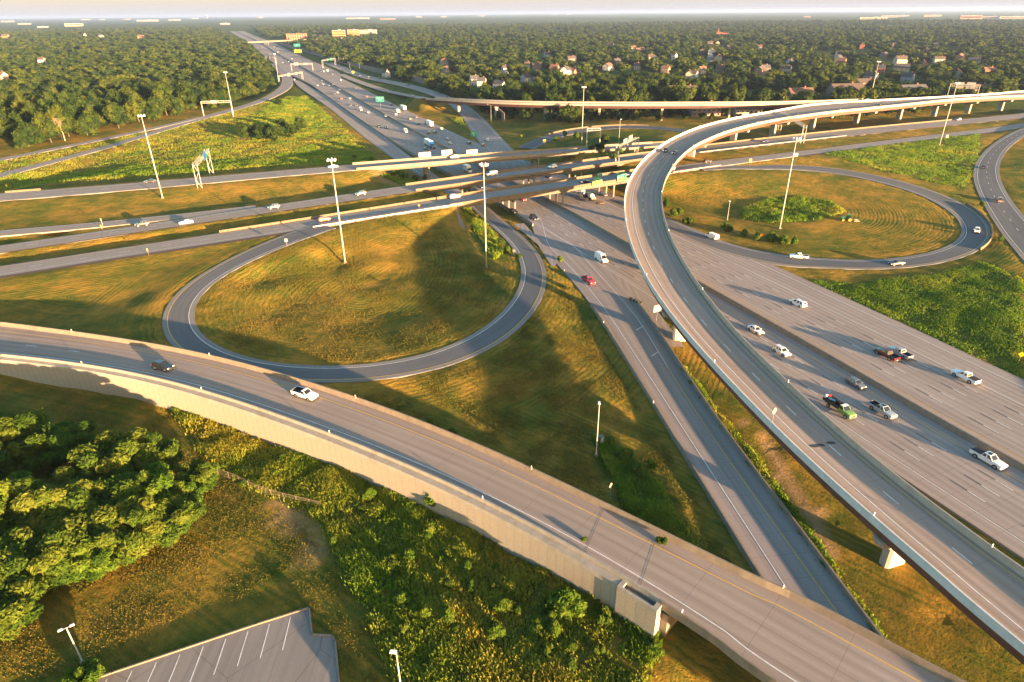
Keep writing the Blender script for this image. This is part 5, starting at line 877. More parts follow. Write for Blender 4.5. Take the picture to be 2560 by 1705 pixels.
def farm_tractor():
    r=empty('farm_tractor');g=paint('dark green');b=MB();b.loft([ring(2.3,.8,1.5,.32,.30),ring(2.1,.75,1.65,.40,.36),ring(.6,.75,1.85,.45,.4)]);b.box((.3,0,.95),(3.2,.5,.5));
    for s in(-1,1):b.loft([[(-1.15,s*.62,1.55),(-1.15,s*1.1,1.55),(-1.15,s*1.1,1.6),(-1.15,s*.62,1.6)],[(-.75,s*.62,1.85),(-.75,s*1.1,1.85),(-.75,s*1.1,1.9),(-.75,s*.62,1.9)],[(-.2,s*.62,1.85),(-.2,s*1.1,1.85),(-.2,s*1.1,1.9),(-.2,s*.62,1.9)],[(.25,s*.62,1.4),(.25,s*1.1,1.4),(.25,s*1.1,1.45),(.25,s*.62,1.45)]])
    b.build('body',[plain('tractor_green',(.015,.13,.035),.35,0,.5)],r);c=MB();c.box((-.3,0,2.05),(1.3,1.15,1.2));c.build('cab_glass',M_GLASS,r);MB().box((-.3,0,2.70),(1.55,1.4,.12)).build('roof',plain('tractor_roof',(.03,.20,.07),.4),r)
    ry=plain('rim_yellow',(.75,.48,.01),.4)
    for x,y,R_,w in((-.7,.95,.85,.5),(1.6,.8,.58,.36)):
        for s in(-1,1):
            o=MB().tube((0,-w/2,0),(0,w/2,0),R_,n=20).build('wheel',M_TYRE,r);o.location=(x,s*y,R_);MB().tube((0,s*(w/2-.02),0),(0,s*(w/2+.02),0),R_*.58,n=14).build('rim',ry,o)
    m=MB();m.box((-3.2,0,.55),(1.9,3.0,.25));m.box((-3.2,0,.8),(1.2,.8,.35));m.tube((-1.2,0,.7),(-2.6,0,.75),.08);m.build('mower_deck',plain('mower_tan',(.45,.26,.15),.6),r);return r
MAKE={'sedan':lambda c:car('sedan',c),'suv':lambda c:car('suv',c),'hatch':lambda c:car('hatch',c),'minivan':lambda c:car('minivan',c),'pickup':lambda c:pickup(c),'pickup_reg':lambda c:pickup(c,False),'pickup_cov':lambda c:pickup(c,True,True),'pickup_sun':lambda c:pickup(c,True,True,True),'pickup_sunb':lambda c:pickup(c,True,False,True),'van':lambda c:van(c),'van_low':lambda c:van(c,False),'semi':lambda c:semi(c),'semi_mark':lambda c:semi(c,True),'box':lambda c:box_truck(c),'flat':lambda c:flat_truck(),'tank':lambda c:tank_truck()}
PROTO={}
def vehicle(kind,col,key,px,py,fwd,label,grp=None):
    p=P[key];z=0. if key=='X' else None
    if key=='X':q=at(px,py,0);S,o=X.near(q[0],q[1])
    else:S,o=p.S_at_px(px,py)
    lim=(34 if key=='X' else p.h(min(max(S,0),p.len))-1.45);o=max(-lim,min(lim,o));q=p.at(S,o,LAY[key]+.012);a=p.ang(S)+(0 if fwd>0 else PI)
    if(kind,col) in PROTO:r=dup(PROTO[kind,col],q,a,label,grp)
    else:r=MAKE[kind](col);PROTO[kind,col]=r;r.location=tuple(q);r.rotation_euler=(0,0,a);r['label']=label
    if grp:r['group']=grp
    S2=min(S+4,p.len);S1=max(S-4,0);r.rotation_euler[1]=-(1 if fwd>0 else -1)*math.atan2(p.at(S2)[2]-p.at(S1)[2],max(S2-S1,.1))
    r['category']={'sedan':'car','suv':'car','hatch':'car','minivan':'minivan','van':'van','van_low':'van','semi':'truck','semi_mark':'truck','box':'truck','flat':'truck','tank':'truck'}.get(kind,'pickup');return r
G_H='vehicles on the main highway';G_C='vehicles on the crossing roads';G_R='vehicles on the ramps'
VEH=[('suv','black','N',409,922,1,'black SUV driving on the near ramp above the cream wall',G_R),('pickup_reg','white','N',763,992,1,'white pickup with open dark bed on the near ramp',G_R),
('pickup','red','X',1471,706,-1,'red pickup on the highway exit lane',G_H),('van','white','X',1503,652,-1,'white high roof van left of the flyover curve',G_H),('minivan','black','X',1335,548,-1,'black minivan just past the nearest overpass, nearer of two dark ones',G_H),('pickup_cov','black','X',1284,533,-1,'black pickup emerging from under the nearest overpass',G_H),
('van_low','white','LR',1779,596,1,'white van with roof rack on the shoulder lane beside the right loop',G_R),('pickup','white','LR',1997,646,1,'white pickup on the right loop beside the hedge row',G_R),('sedan','black','LR',2241,662,1,'black sedan at the bottom of the right loop',G_R),('hatch','white','LR',2441,580,1,'white car facing the camera on the bend of the right loop',G_R),
('pickup_cov','pinkish grey','Q',2497,504,-1,'grey pickup with black bed cover on the outer right ramp',G_R),('sedan','dark grey','Q',2457,420,-1,'dark car on the upper part of the outer right ramp',G_R),
('minivan','white','X',1994,763,1,'white minivan in the far lanes heading away, alone',G_H),('sedan','white','X',1888,829,-1,'white sedan with the flyover parapet beside it',G_H),('suv','white','X',1953,884,-1,'white SUV following behind the green truck',G_H),('pickup','dark red','X',2215,892,1,'dark maroon pickup side by side with a silver one',G_H),('pickup','silver','X',2248,888,1,'silver pickup on the far side of the dark maroon pickup',G_H),
('hatch','grey','X',2138,964,-1,'grey hatchback beside the median barrier',G_H),('flat','green','X',2096,1028,-1,'green flatbed truck with white cab roof',G_H),('pickup_sunb','silver','X',2203,1032,-1,'silver pickup next to the green flatbed truck',G_H),('pickup_cov','white','X',2411,948,1,'white pickup near the right picture edge heading away',G_H),('pickup_sun','white','X',2467,1154,-1,'large white pickup with black bed cover and sunroof',G_H),
('suv','white','C',1137,495,1,'white SUV at the left end of the nearest overpass',G_C),('hatch','orange','C',811,552,1,'orange hatchback beside the low concrete barrier',G_C),('sedan','black','C',1461,457,1,'dark car on the nearest overpass behind the lamp brackets',G_C),('sedan','silver','C',1560,441,1,'silver car on the nearest overpass half hidden by the flyover edge',G_C),
('van_low','white','B',1229,439,-1,'white work van on the middle overpass',G_C),('suv','white','B',1381,420,-1,'white car on the middle overpass, right of the white work van',G_C),('suv','black','B',352,550,-1,'black SUV at the left where the middle road splits',G_C),('sedan','white','B',466,559,-1,'white sedan on the middle road at the left split',G_C),('suv','dark grey','B',685,521,-1,'dark grey SUV on the middle road above the concrete barrier',G_C),('suv','dark green','B',902,487,-1,'dark green SUV on the middle road left of the overpass',G_C),
('sedan','dark grey','A',376,456,-1,'dark sedan on the upper road by the tall light mast',G_C),('sedan','white','A',833,419,-1,'white sedan on the upper road under a light mast head',G_C),('suv','white','A',1136,395,-1,'white SUV crossing the upper overpass',G_C),('suv','black','F',1664,379,1,'black SUV on the top of the flyover curve',G_R),('sedan','dark grey','F',1686,384,1,'dark grey car beside the black SUV on the flyover',G_R),
('hatch','dark red','C',1767,406,1,'dark red car right of the flyover above the guardrail',G_C),('sedan','dark blue','B',1912,355,-1,'dark car near the truss under the flyover',G_C),('suv','silver','B',2395,301,-1,'silver SUV near the right end of the crossing road',G_C),('sedan','white','V',2166,252,-1,'white car where the viaduct joins the flyover',G_R),('sedan','black','F',2203,262,1,'dark car on the flyover near the viaduct junction',G_R),
('tank','white','X',1477,500,1,'tank truck towing a brown flat trailer below the nearest overpass',G_H),('pickup','white','X',1456,484,1,'white pickup partly under the nearest overpass',G_H),('sedan','grey','X',1508,489,1,'grey car behind the sunlit overpass columns',G_H),('hatch','red','X',1307,501,-1,'red car peeking out under the nearest overpass',G_H),('sedan','black','X',1203,469,-1,'dark car between the middle and nearest overpass',G_H),('sedan','dark blue','X',1371,445,1,'dark car under the middle overpass',G_H),
('box','white','X',1170,430,-1,'white box truck coming out under the upper overpass',G_H),('semi_mark','blue','X',1075,367,-1,'semi truck with blue cab and white trailer bearing grey marks',G_H),('sedan','black','X',1066,374,-1,'black car beside the blue semi truck cab',G_H),('van','white','X',1014,331,-1,'white van left of the median ahead of the blue semi truck',G_H),
('semi','grey','X',1072,315,1,'white semi trailer at the right lanes beside the golden slope',G_H),('semi','silver','X',1007,275,1,'white semi trailer farther up at the right edge of the lanes',G_H),('box','white','X',994,283,1,'white box truck seen from behind beside a semi trailer',G_H),('hatch','white','X',989,288,1,'small white car right behind the white box truck',G_H),('suv','white','X',1103,324,1,'white SUV below the golden slope',G_H),('sedan','dark blue','X',1045,312,1,'dark blue car left of the white semi trailer',G_H),
('pickup','brown','X',1024,299,1,'brown pickup in the far right lanes by the golden slope',G_H),('sedan','brown','X',1040,294,1,'brown sedan just ahead of the brown pickup',G_H),('sedan','dark grey','X',1074,334,1,'dark grey car, left of two side by side below the semi trailer',G_H),('hatch','dark grey','X',1087,333,1,'dark grey hatchback, right of two side by side below the semi trailer',G_H),('sedan','silver','X',1120,349,1,'silver car right of the blue semi truck, upper of two',G_H),('hatch','silver','X',1126,361,1,'silver hatchback right of the blue semi truck, lower of two',G_H),('hatch','orange','X',1208,365,1,'orange car in the rightmost lane near the white gore lines',G_H),('hatch','black','X',1173,360,1,'dark hatchback alone in the right lane before the upper overpass',G_H),
('suv','silver','X',965,293,-1,'silver SUV against the median, up the highway from the white van',G_H),('suv','black','X',948,318,-1,'black SUV, left of two dark vehicles in the left carriageway',G_H),('hatch','dark grey','X',965,321,-1,'dark hatchback, right of two dark vehicles in the left carriageway',G_H),('sedan','white','X',921,283,-1,'white sedan below the white van near the tall green post sign',G_H),('van','white','X',902,276,-1,'white van in the left carriageway left of the green post sign',G_H),
('sedan','black','X',876,264,-1,'black car, left of two close together in the left carriageway',G_H),('hatch','dark red','X',890,264,-1,'dark red car close to a black one in the left carriageway',G_H),('pickup','red','X',853,248,-1,'red brown pickup beside a white sedan up the highway',G_H),('hatch','white','X',875,248,-1,'white hatchback right of the red brown pickup up the highway',G_H),('pickup_cov','black','X',836,236,-1,'black pickup with bed cover up the left carriageway',G_H),('suv','white','X',844,233,-1,'white SUV touching the black pickup with bed cover',G_H),
('sedan','pinkish grey','X',849,226,-1,'grey sedan near the median above the white SUV',G_H),('hatch','silver','X',808,212,-1,'silver hatchback, left of three in a row across the lanes',G_H),('sedan','pinkish grey','X',822,215,-1,'grey sedan, middle of three in a row across the lanes',G_H),('suv','silver','X',834,214,-1,'silver SUV, right of three in a row across the lanes',G_H),('suv','dark red','X',805,203,-1,'dark red SUV near the median far up the left carriageway',G_H),('sedan','white','X',794,215,-1,'small white sedan alone at the left edge of the main lanes',G_H),
('hatch','white','X',852,202,1,'white hatchback far up the right carriageway',G_H),('sedan','dark red','X',889,221,1,'dark red sedan alone in the middle of the right carriageway',G_H),('sedan','orange','X',917,243,1,'orange car up the right carriageway',G_H),('suv','dark blue','X',938,248,1,'dark blue SUV above the green post sign',G_H),('suv','dark grey','X',978,263,1,'dark grey SUV at the right edge above the semi trailer',G_H),
('sedan','grey','X',831,187,1,'grey car behind the white truck under the sign gantry',G_H),('box','white','X',819,180,1,'white truck far up the right carriageway',G_H),('suv','white','X',810,180,1,'white SUV left of the far white truck',G_H),('sedan','dark grey','X',803,180,1,'dark sedan next to the white SUV by the far white truck',G_H),('sedan','black','X',787,177,1,'black car near the median at the far gantry leg',G_H),('hatch','black','X',753,181,-1,'dark hatchback passing under the far gantry',G_H),
('suv','silver','R1',795,157,-1,'pale SUV far along the road beside the noise wall',G_R),('sedan','dark grey','R1',848,177,-1,'dark car along the noise wall, farthest of three',G_R),('sedan','black','R1',899,190,-1,'black car along the noise wall beside a white one',G_R),('suv','white','R1',922,194,-1,'white SUV along the noise wall between two dark cars',G_R),('suv','dark grey','R1',948,197,-1,'dark SUV along the noise wall right of the white one',G_R),('pickup','black','R1',1020,213,-1,'black pickup alone along the noise wall',G_R),('suv','black','R1',1116,245,-1,'dark SUV emerging from behind the viaduct end',G_R),('hatch','white','R1',1219,352,-1,'white car coming down the side road near the green exit sign',G_R),('hatch','dark red','R2',967,229,1,'dark red car climbing toward the viaduct',G_R),('sedan','white','R2',1033,241,1,'white car at the start of the viaduct',G_R),('suv','white','D',720,198,1,'white SUV on the collector road under the gantry sign',G_R),('hatch','white','D',731,201,1,'small white car on the collector road right of the white SUV',G_R)]
for v in VEH:vehicle(*v)
# far traffic, a few pixels each
FT=random.Random(11);cols=['white','black','dark grey','silver','grey','dark blue','dark red']
n=0
for i in range(34):
    y=FT.uniform(1180,2600);side=FT.choice((-1,1));o=side*(3.9+3.66*FT.randint(0,3)+1.8);S=float(np.interp(y,X.p[:,1],X.s));c=cols[i%7];k=('sedan','suv')[i%2]
    q=X.at(S,o,.02);a=X.ang(S)+(0 if side>0 else PI)
    if(k,c) not in PROTO:continue
    r=dup(PROTO[k,c],q,a);r['category']='car';r['group']='distant traffic up the highway'
    r['label']='tiny distant %s car in the %s lanes up the highway near the far overpass'%('pale' if c in('white','silver') else 'dark','right' if side>0 else 'left')
# load on the green truck: lies on the bed, a thing of its own
gt=PROTO['flat','green'];ld=empty('machinery_load',gt.location,gt.rotation_euler[2]);tag(ld,'pile of dark hoses and blue machinery on the green flatbed truck','cargo')
m=MB();g=random.Random(2)
for k in range(6):m.tube((-3.2+k*.42,-.7,1.5+.12*(k%2)),(-3.0+k*.42,.7,1.62),.16,n=8)
m.build('hose_roll',M_TYRE,ld)
m=MB();m.box((-.9,.2,1.75),(1.0,.5,.7));m.tube((-.2,-.5,1.5),(.3,.5,2.0),.14);m.build('engine',M_BLACKP,ld);m=MB();m.box((-1.9,-.35,1.85),(1.5,.35,.25),rz=.3);m.build('blue_pump',plain('pump_blue',(.12,.35,.55),.5),ld);MB().box((-3.35,.5,1.75),(.4,.6,.6)).build('red_canister',paint('red'),ld);MB().box((-3.5,-.3,1.85),(.25,.5,.7)).build('white_tank',paint('white'),ld)
# tractor mowing inside the right loop
ft=farm_tractor();q=gpx(2117,553,2.2);ft.location=tuple(q);ft.rotation_euler=(0,0,PI*.93);tag(ft,'green farm tractor with yellow wheels pulling a tan mower in the right loop','tractor')
# ------------------------------------------------------------------ masts, lamps, signs, gantries, fences
def mast(px,py,label,h=33.5,z=None,n=6):
    q=gpx(px,py,4.);h0=h
    if 'hm' not in PROTO:
        r=empty('light_mast');MB().tube((0,0,-.3),(0,0,h),.29,.12,10).build('pole',M_POLE,r,True);MB().tube((0,0,-.2),(0,0,.5),.6,.55,10).build('base',M_PARA,r)
        m=MB()
        for k in range(12):
            a,b=2*PI*k/12,2*PI*(k+1)/12;m.tube((.75*math.cos(a),.75*math.sin(a),h-.3),(.75*math.cos(b),.75*math.sin(b),h-.3),.06,n=5)
        for k in range(3):m.tube((0,0,h-.3),(.75*math.cos(k*2.1),.75*math.sin(k*2.1),h-.3),.05,n=5)
        m.build('head_ring',M_STEEL,r)
        for k in range(n):
            a=2*PI*k/n;o=MB().loft([[(1.15+.30*math.cos(t),.30*math.sin(t),h-.65) for t in np.linspace(0,2*PI,9)[:-1]],[(1.15+.42*math.cos(t),.42*math.sin(t),h-.30) for t in np.linspace(0,2*PI,9)[:-1]],[(1.15+.16*math.cos(t),.16*math.sin(t),h+.05) for t in np.linspace(0,2*PI,9)[:-1]]]).build('lamp',M_LAMP,r);o.rotation_euler=(0,0,a)
        PROTO['hm']=r;r.location=tuple(q);tag(r,label,'light mast','tall highway light masts')
    else:dup(PROTO['hm'],q,RNG.uniform(0,1),label)
for a in((407,496,'tall light mast on the golden grass left of the truss gantry'),(863,657,'tall light mast standing in the middle of the left loop grass'),(1216,668,'tall light mast at the right side of the left loop, in front of the overpasses'),(1949,571,'tall light mast rising from the hedge row in the right loop'),(2348,364,'tall light mast right of the flyover gantry at the right side'),(1454,360,'tall light mast inside the small far loop'),(584,288,'tall light mast beside the gantry over the far left ramp'),(698,208,'tall light mast far up at the leg of the collector gantry'),(2172,262,'tall light mast behind the flyover in front of the brown apartments')):mast(*a)
def lamp_pole(px,py,h,label,kind='post',rz=0.,z=None):
    q=gpx(px,py) if z is None else at(px,py,z);r=empty('street_lamp',q,rz);tag(r,label,'street lamp')
    MB().tube((0,0,-.2),(0,0,h),.11,.07,8).build('pole',M_POLE,r);MB().tube((0,0,-.1),(0,0,.55),.3,.3,10).build('base',M_PARA,r)
    if kind=='arm':
        MB().tube((0,0,h-.1),(2.2,0,h+.35),.05,n=6).build('arm',M_STEEL,r);MB().box((2.5,0,h+.38),(.8,.3,.16)).build('lamp',M_LAMP,r)
    elif kind=='double':
        MB().tube((-.5,0,h-.05),(.5,0,h-.05),.05,n=6).build('arm',M_STEEL,r)
        for s in(-1,1):MB().box((s*.62,0,h+.02),(.5,.28,.14)).build('lamp',M_LAMP,r)
    else:
        MB().box((.35,0,h-.05),(.75,.40,.22)).build('lamp',M_LAMP,r)
for a in((1490,1140,11.6,'slim light pole beside the green utility cabinet','post',1.5),(1818,550,7.7,'short light pole in the right loop left of the tall mast','post',2.),(1543,415,19,'thin light pole at the end of the middle overpass','post',.5),(209,1660,6.8,'parking lot lamp at the left end of the kerb','double',.6),(1002,1716,6.4,'lamp at the bottom edge beside the weed field','post',3.0),
 (849,163,12,'wooden T shaped pole along the noise wall, left of two','double',.5),(861,163,11,'wooden T shaped pole along the noise wall, right of two','double',.5),(877,187,15,'street lamp with long arm at the noise wall curve','arm',2.6),(900,178,11,'street lamp with arm beside the T shaped poles','arm',2.6),(1177,250,13,'street lamp with arm at the end of the noise wall','arm',2.8),(1228,308,13,'street lamp with arm in front of the viaduct pier','arm',2.8),(832,151,12,'distant street lamp beside the sign gantry over the collector','arm',2.6)):lamp_pole(*a)
def text(parent,body,size,loc,rot,m,name='lettering'):
    me=TXT[body].copy();me.materials.clear();me.materials.append(m);o=link(name,me,parent);o.scale=(size,size,size);o.location=loc;o.rotation_euler=rot;return o
def panel(parent,c,w,h,rz,face,name='sign_panel',txt=None,back=M_SBACK,tilt=0):
    """flat panel facing +x rotated rz; coloured face, metal back"""
    o=MB().box((0,0,0),(.06,w,h),m=1).add([(.034,-w/2+.06,-h/2+.06),(.034,w/2-.06,-h/2+.06),(.034,w/2-.06,h/2-.06),(.034,-w/2+.06,h/2-.06)],[(0,1,2,3)]).build(name,[face,back],parent,fix=False)
    o.location=c;o.rotation_euler=(0,0,rz)
    for b,s,y,z,m in(txt or ()):text(o,b,s,(.045,y,z),(PI/2,0,PI/2),m)
    return o
def yellow_plate(o,w,h,z,txt='EXIT ONLY'):
    m=MB().box((.05,0,z),(.02,w,h)).build('yellow_plate',M_SYEL,o);text(o,txt,h*.55,(.064,0,z),(PI/2,0,PI/2),M_BLACKP)
def truss_gantry(p0,p1,h,label,panels=(),zb=None,depth=1.4,name='sign_gantry'):
    a=Vector(p0);b=Vector(p1);r=empty(name,(a+b)/2);tag(r,label,'sign gantry');a-=r.location;b-=r.location;d=(b-a);L_=Vector((d.x,d.y,0)).length;u=Vector((d.x,d.y,0))/L_;v=Vector((-u.y,u.x,0));top=max(a.z,b.z)+h
    for e in(a,b):
        m=MB();q=[]
        for s in(-.9,.9):
            f=e+v*s;q.append(f);m.tube((f.x,f.y,f.z-.3),(f.x,f.y,top),.16,.14,7)
        H_=top-e.z;n=3
        for k in range(n):m.tube(q[k%2]+Vector((0,0,H_*k/n)),q[(k+1)%2]+Vector((0,0,H_*(k+1)/n)),.08,n=5)
        m.build('leg',M_POLE,r)
    m=MB();n=max(4,int(L_/1.9));C4=[(sv,z) for sv in(-.7,.7) for z in(top-depth,top)]
    for sv,z in C4:
        A=a+v*sv;B=b+v*sv;m.tube((A.x,A.y,z),(B.x,B.y,z),.11,n=6)
    for k in range(n):
        A=a.lerp(b,k/n);B=a.lerp(b,(k+1)/n)
        for sv in(-.7,.7):
            z0,z1=(top-depth,top) if k%2 else(top,top-depth);m.tube((A.x+v.x*sv,A.y+v.y*sv,z0),(B.x+v.x*sv,B.y+v.y*sv,z1),.06,n=4)
        for z in(top,top-depth):m.tube((A.x-v.x*.7,A.y-v.y*.7,z),(B.x+v.x*.7,B.y+v.y*.7,z),.05,n=4)
    m.build('truss',M_POLE,r)
    for t,w,hh,side,face,txt in panels:
        c=a.lerp(b,t)+v*side*.95;c.z=top-depth/2;panel(r,c,w,hh,math.atan2(v.y*side,v.x*side),face,txt=txt)
    return r,top
g=gpx
truss_gantry(g(500,470),g(530,437),10.5,'pale truss gantry over the upper left road with a bluish sign',[(.62,6.5,3.4,-1,M_SBLUE,[]),(.74,3.2,3.4,-1,M_GREEN,[('WEST',.8,0,.6,M_SWHITE)])])
truss_gantry(g(510,290),g(583,289),11.,'pale truss gantry spanning the far left ramp beside a light mast',[(.42,4.0,2.2,1,M_SBACK,[])])
truss_gantry(g(699,210),g(757,199),9.5,'sign gantry with two blank sign backs over the collector road',[(.40,6.,3.8,-1,M_SBACK,[]),(.72,4.5,2.9,-1,M_SBACK,[])])
truss_gantry(g(730,179),g(783,178),11,'far gantry across the left carriageway with sign backs',[(.25,6.5,3.6,-1,M_SBACK,[]),(.68,5.5,2.4,-1,M_SBACK,[])])
truss_gantry(g(808,171),g(839,165),12,'gantry with green signs over the road along the noise wall',[(.38,5.5,3.6,-1,M_GREEN,[('EXIT',1.,0,0,M_SWHITE)]),(.68,6.,4.2,-1,M_GREEN,[('EAST',1.2,0,.6,M_SWHITE)])])
truss_gantry(g(666,158),g(691,162),11,'farthest gantry at the tip of the left wood with a pale sign back',[(.35,9,5,-1,M_SBACK,[]),(.72,5,4,-1,M_SBACK,[])])
truss_gantry(g(1466,366),g(1499,362),9.5,'grey truss gantry inside the small far loop')
truss_gantry(g(1946,338),g(2005,358),10.,'pale truss gantry below the flyover over the right hand carriageway')
pv=P['B'].at(P['B'].S_at_px(1548,410)[0],P['B'].h(100)+1.2);pw=P['B'].at(P['B'].S_at_px(1590,384)[0],-9)
truss_gantry(tuple(pv+np.array([0,0,-.6])),tuple(pw),8.5,'yellowish truss gantry by the flyover with two teal green signs',[(.45,5.2,4.6,1,M_GREEN,[('METCALF AVE',.55,0,1.2,M_SWHITE),('1 MILE',.5,0,-.3,M_SWHITE)]),(.72,5.6,5.6,1,M_GREEN,[('EAST',.9,.5,1.6,M_SWHITE)])])
SF=P['F'].S_at_px;c0=P['F'].at(SF(2365,243)[0],7.4,0);s2=SF(2365,243)[0];c1=P['F'].at(s2-2,-8.2,0)
truss_gantry(tuple(P['F'].at(s2,7.2,.0)),tuple(P['F'].at(s2-12,-7.4,.0)),9.5,'pale truss gantry on the flyover with two sign backs against the trees',[(.35,4.6,4.4,1,M_SBACK,[]),(.70,5.6,4.6,1,M_SBACK,[])])
# signs fixed on the overpass edges
def edge_sign(key,px,py,side,w,h,label,face,txt=(),plate=None,dz=1.0,tab=False,flip=1):
    p=P[key];S,_=p.S_at_px(px,py);q=p.at(S,side*(p.h(S)+.75),dz+h/2-1.0);a=p.ang(S)+(-PI/2 if side>0 else PI/2)+(0 if flip>0 else PI)
    r=empty('bridge_sign',(q[0],q[1],q[2]));tag(r,label,'road sign');o=panel(r,(0,0,0),w,h,a,face,txt=txt);m=MB()
    R=Matrix.Rotation(a,3,'Z')
    for y in(-w*.32,w*.32):m.tube(R@Vector((-.1,y,-h/2-.5)),R@Vector((-.1,y,h/2)),.05,n=5)
    m.tube(R@Vector((-.6,-w*.4,-h/2-.3)),R@Vector((-.6,w*.4,-h/2-.3)),.06,n=5);m.tube(R@Vector((.8,-w*.5,-h/2-.45)),R@Vector((.8,w*.5,-h/2-.45)),.05,n=5)
    for y in(-w*.4,0,w*.4):m.tube(R@Vector((-.6,y,-h/2-.3)),R@Vector((.8,y,-h/2-.45)),.04,n=5)
    m.build('bracket',M_STEEL,r)
    if plate:
        yy,hh,ww=plate;b=MB().box((.05,yy*0,-h/2+hh/2+.12),(.02,ww,hh)).build('yellow_plate',M_SYEL,o);b.location=(0,yy,0);text(o,'EXIT ONLY',hh*.5,(.064,yy,-h/2+hh/2+.12),(PI/2,0,PI/2),M_BLACKP)
    if tab:
        tb=panel(r,R@Vector((0,w*.25,h/2+.75)),w*.5,1.4,a,M_GREEN,'exit_tab',[('EXIT 79',.8,0,0,M_SWHITE)])
    return r
edge_sign('C',1496,464,1,5.0,3.9,'green exit sign with wide yellow lower half on the nearest overpass',M_GREEN,[('QUIVIRA RD',.75,0,.95,M_SWHITE)],(0,1.8,4.8),1.0,True)
edge_sign('C',1549,452,1,5.0,4.1,'green sign with yellow plate and white shield on the nearest overpass beside the flyover',M_GREEN,[('West',1.0,.6,1.1,M_SWHITE),('435',.7,-1.7,1.1,M_SWHITE)],(-.5,1.5,3.2),1.2)
for px,w,h,lb in((1056,6.4,3.0,'wide blank sign back, left of three on the upper overpass'),(1109,5.6,3.4,'blank sign back with a raised tab, middle of three on the upper overpass'),(1168,6.2,2.6,'low slatted sign back, right of three on the upper overpass')):edge_sign('A',px,392-(px-1056)*.1,-1,w,h,lb,M_GREEN,[],None,1.4)
# lamp brackets without a panel on the nearest overpass
p=P['C'];S,_=p.S_at_px(1457,473);q=p.at(S,p.h(S)+.75,0);r=empty('sign_bracket',q,p.ang(S));tag(r,'empty sign bracket of thin steel posts on the nearest overpass','sign bracket');m=MB()
for x in(-2.4,-.9,.7,2.2):m.tube((x,0,-1.6),(x,0,2.4),.05,n=5)
m.tube((-2.7,-1.2,-1.2),(2.5,-1.2,-1.2),.05,n=5)
for x in(-2.4,2.2):m.tube((x,0,-1.0),(x,-1.2,-1.2),.04,n=5)
m.build('posts',M_STEEL,r)
# post signs
def post_sign(px,py,h,w,hh,face,label,txt=(),rz=-PI/2,posts=1,shape='rect',z=None,key=None):
    q=gpx(px,py) if z is None else at(px,py,z);r=empty('road_sign',q);tag(r,label,'road sign');R=Matrix.Rotation(rz,3,'Z');m=MB()
    for y in((0,) if posts==1 else(-w*.3,w*.3)):
        c=R@Vector((-.06,y,0));m.tube((c.x,c.y,-.4),(c.x,c.y,h+hh*.4),.06,n=6)
    m.build('post',M_WOODP if face is M_SYEL else M_STEEL,r)
    if shape=='diamond':
        s=hh/2;o=MB().add([(.03,0,-s),(.03,s,0),(.03,0,s),(.03,-s,0),(-.02,0,-s),(-.02,s,0),(-.02,0,s),(-.02,-s,0)],[(0,1,2,3)],0).add([(-.02,0,-s),(-.02,s,0),(-.02,0,s),(-.02,-s,0)],[(3,2,1,0)],1).build('sign_panel',[face,M_SBACK],r,fix=False);o.location=(0,0,h+s);o.rotation_euler=(0,0,rz)
        if txt:
            for b,s_,y,z_,mm in txt:text(o,b,s_,(.04,y,z_),(PI/2,0,PI/2),mm)
    else:panel(r,(0,0,h+hh/2),w,hh,rz,face,txt=txt)
    return r
T1=-PI/2
post_sign(952,272,6.0,7.4,4.2,M_GREEN,'large green sign on a single post beside the median far up the highway',[('KANSAS CITY',.9,0,.9,M_SWHITE),('OLATHE',.9,0,-.7,M_SWHITE)],T1-.1)
post_sign(1185,352,2.6,4.2,3.6,M_GREEN,'small green exit sign in the gore of the side road',[('EXIT',1.2,0,.5,M_SWHITE),('79',1.2,0,-.8,M_SWHITE)],T1)
post_sign(1986,402,2.2,2.6,1.7,M_GREEN,'small green sign beside the right loop entrance under a tall mast',[('EXIT',.7,0,0,M_SWHITE)],T1,2)
post_sign(884,193,5,3,2.6,M_SYEL,'yellow sign at the tip of the grass beside the noise wall road',[],T1)
post_sign(747,144,9,14,5,M_SYEL,'wide orange yellow message sign far up the right carriageway',[],T1,2)
post_sign(745,131,12,14,5.5,M_GREEN,'wide green sign far up beside the noise wall',[('EXIT',2.4,0,0,M_SWHITE)],T1,2)
post_sign(1304,350,1.8,1.6,1.9,M_SYEL,'yellow diamond sign at the small far loop entrance',[('!',1.,0,0,M_BLACKP)],T1,1,'diamond')
post_sign(1361,364,1.6,1.8,2.2,M_SYEL,'yellow square sign inside the small far loop',[],T1)
post_sign(1874,416,2.,1.2,1.6,M_SYEL,'narrow brown yellow sign at the right loop gore',[],T1)
post_sign(2365,352,1.8,1.3,1.5,M_SYEL,'small yellow sign under the right tall mast',[('15',.6,0,0,M_BLACKP)],T1)
post_sign(2545,908,1.7,1.3,1.35,M_SYEL,'yellow diamond warning sign at the right picture edge',[('>',.7,0,0,M_BLACKP)],T1-.6,1,'diamond')
post_sign(1285,640,1.5,1.0,1.3,M_SBACK,'white sign on two posts inside the left loop beside the reeds',[],T1-.4,2)
post_sign(718,617,1.7,.9,1.1,M_SBACK,'small sign with thin post at the loop merge',[],T1+.3)
post_sign(20,475,1.5,1.1,1.3,M_SYEL,'yellow sign at the left end of the upper road barrier',[],T1,1,'diamond')
post_sign(258,568,2.4,.5,1.0,M_SBACK,'pale square post marker at the split of the middle road',[],T1)
post_sign(255,573,.8,.9,.9,M_ORANGE,'low orange marker at the tip of the middle road split',[],T1,1,'diamond')
post_sign(372,638,1.4,.35,.9,M_SYEL,'slim yellow marker post beside the lower road',[],T1)
post_sign(1048,521,.8,.8,.9,M_ORANGE,'small orange brown sign on the nearest road before the overpass',[],T1,1,'diamond',6.9)
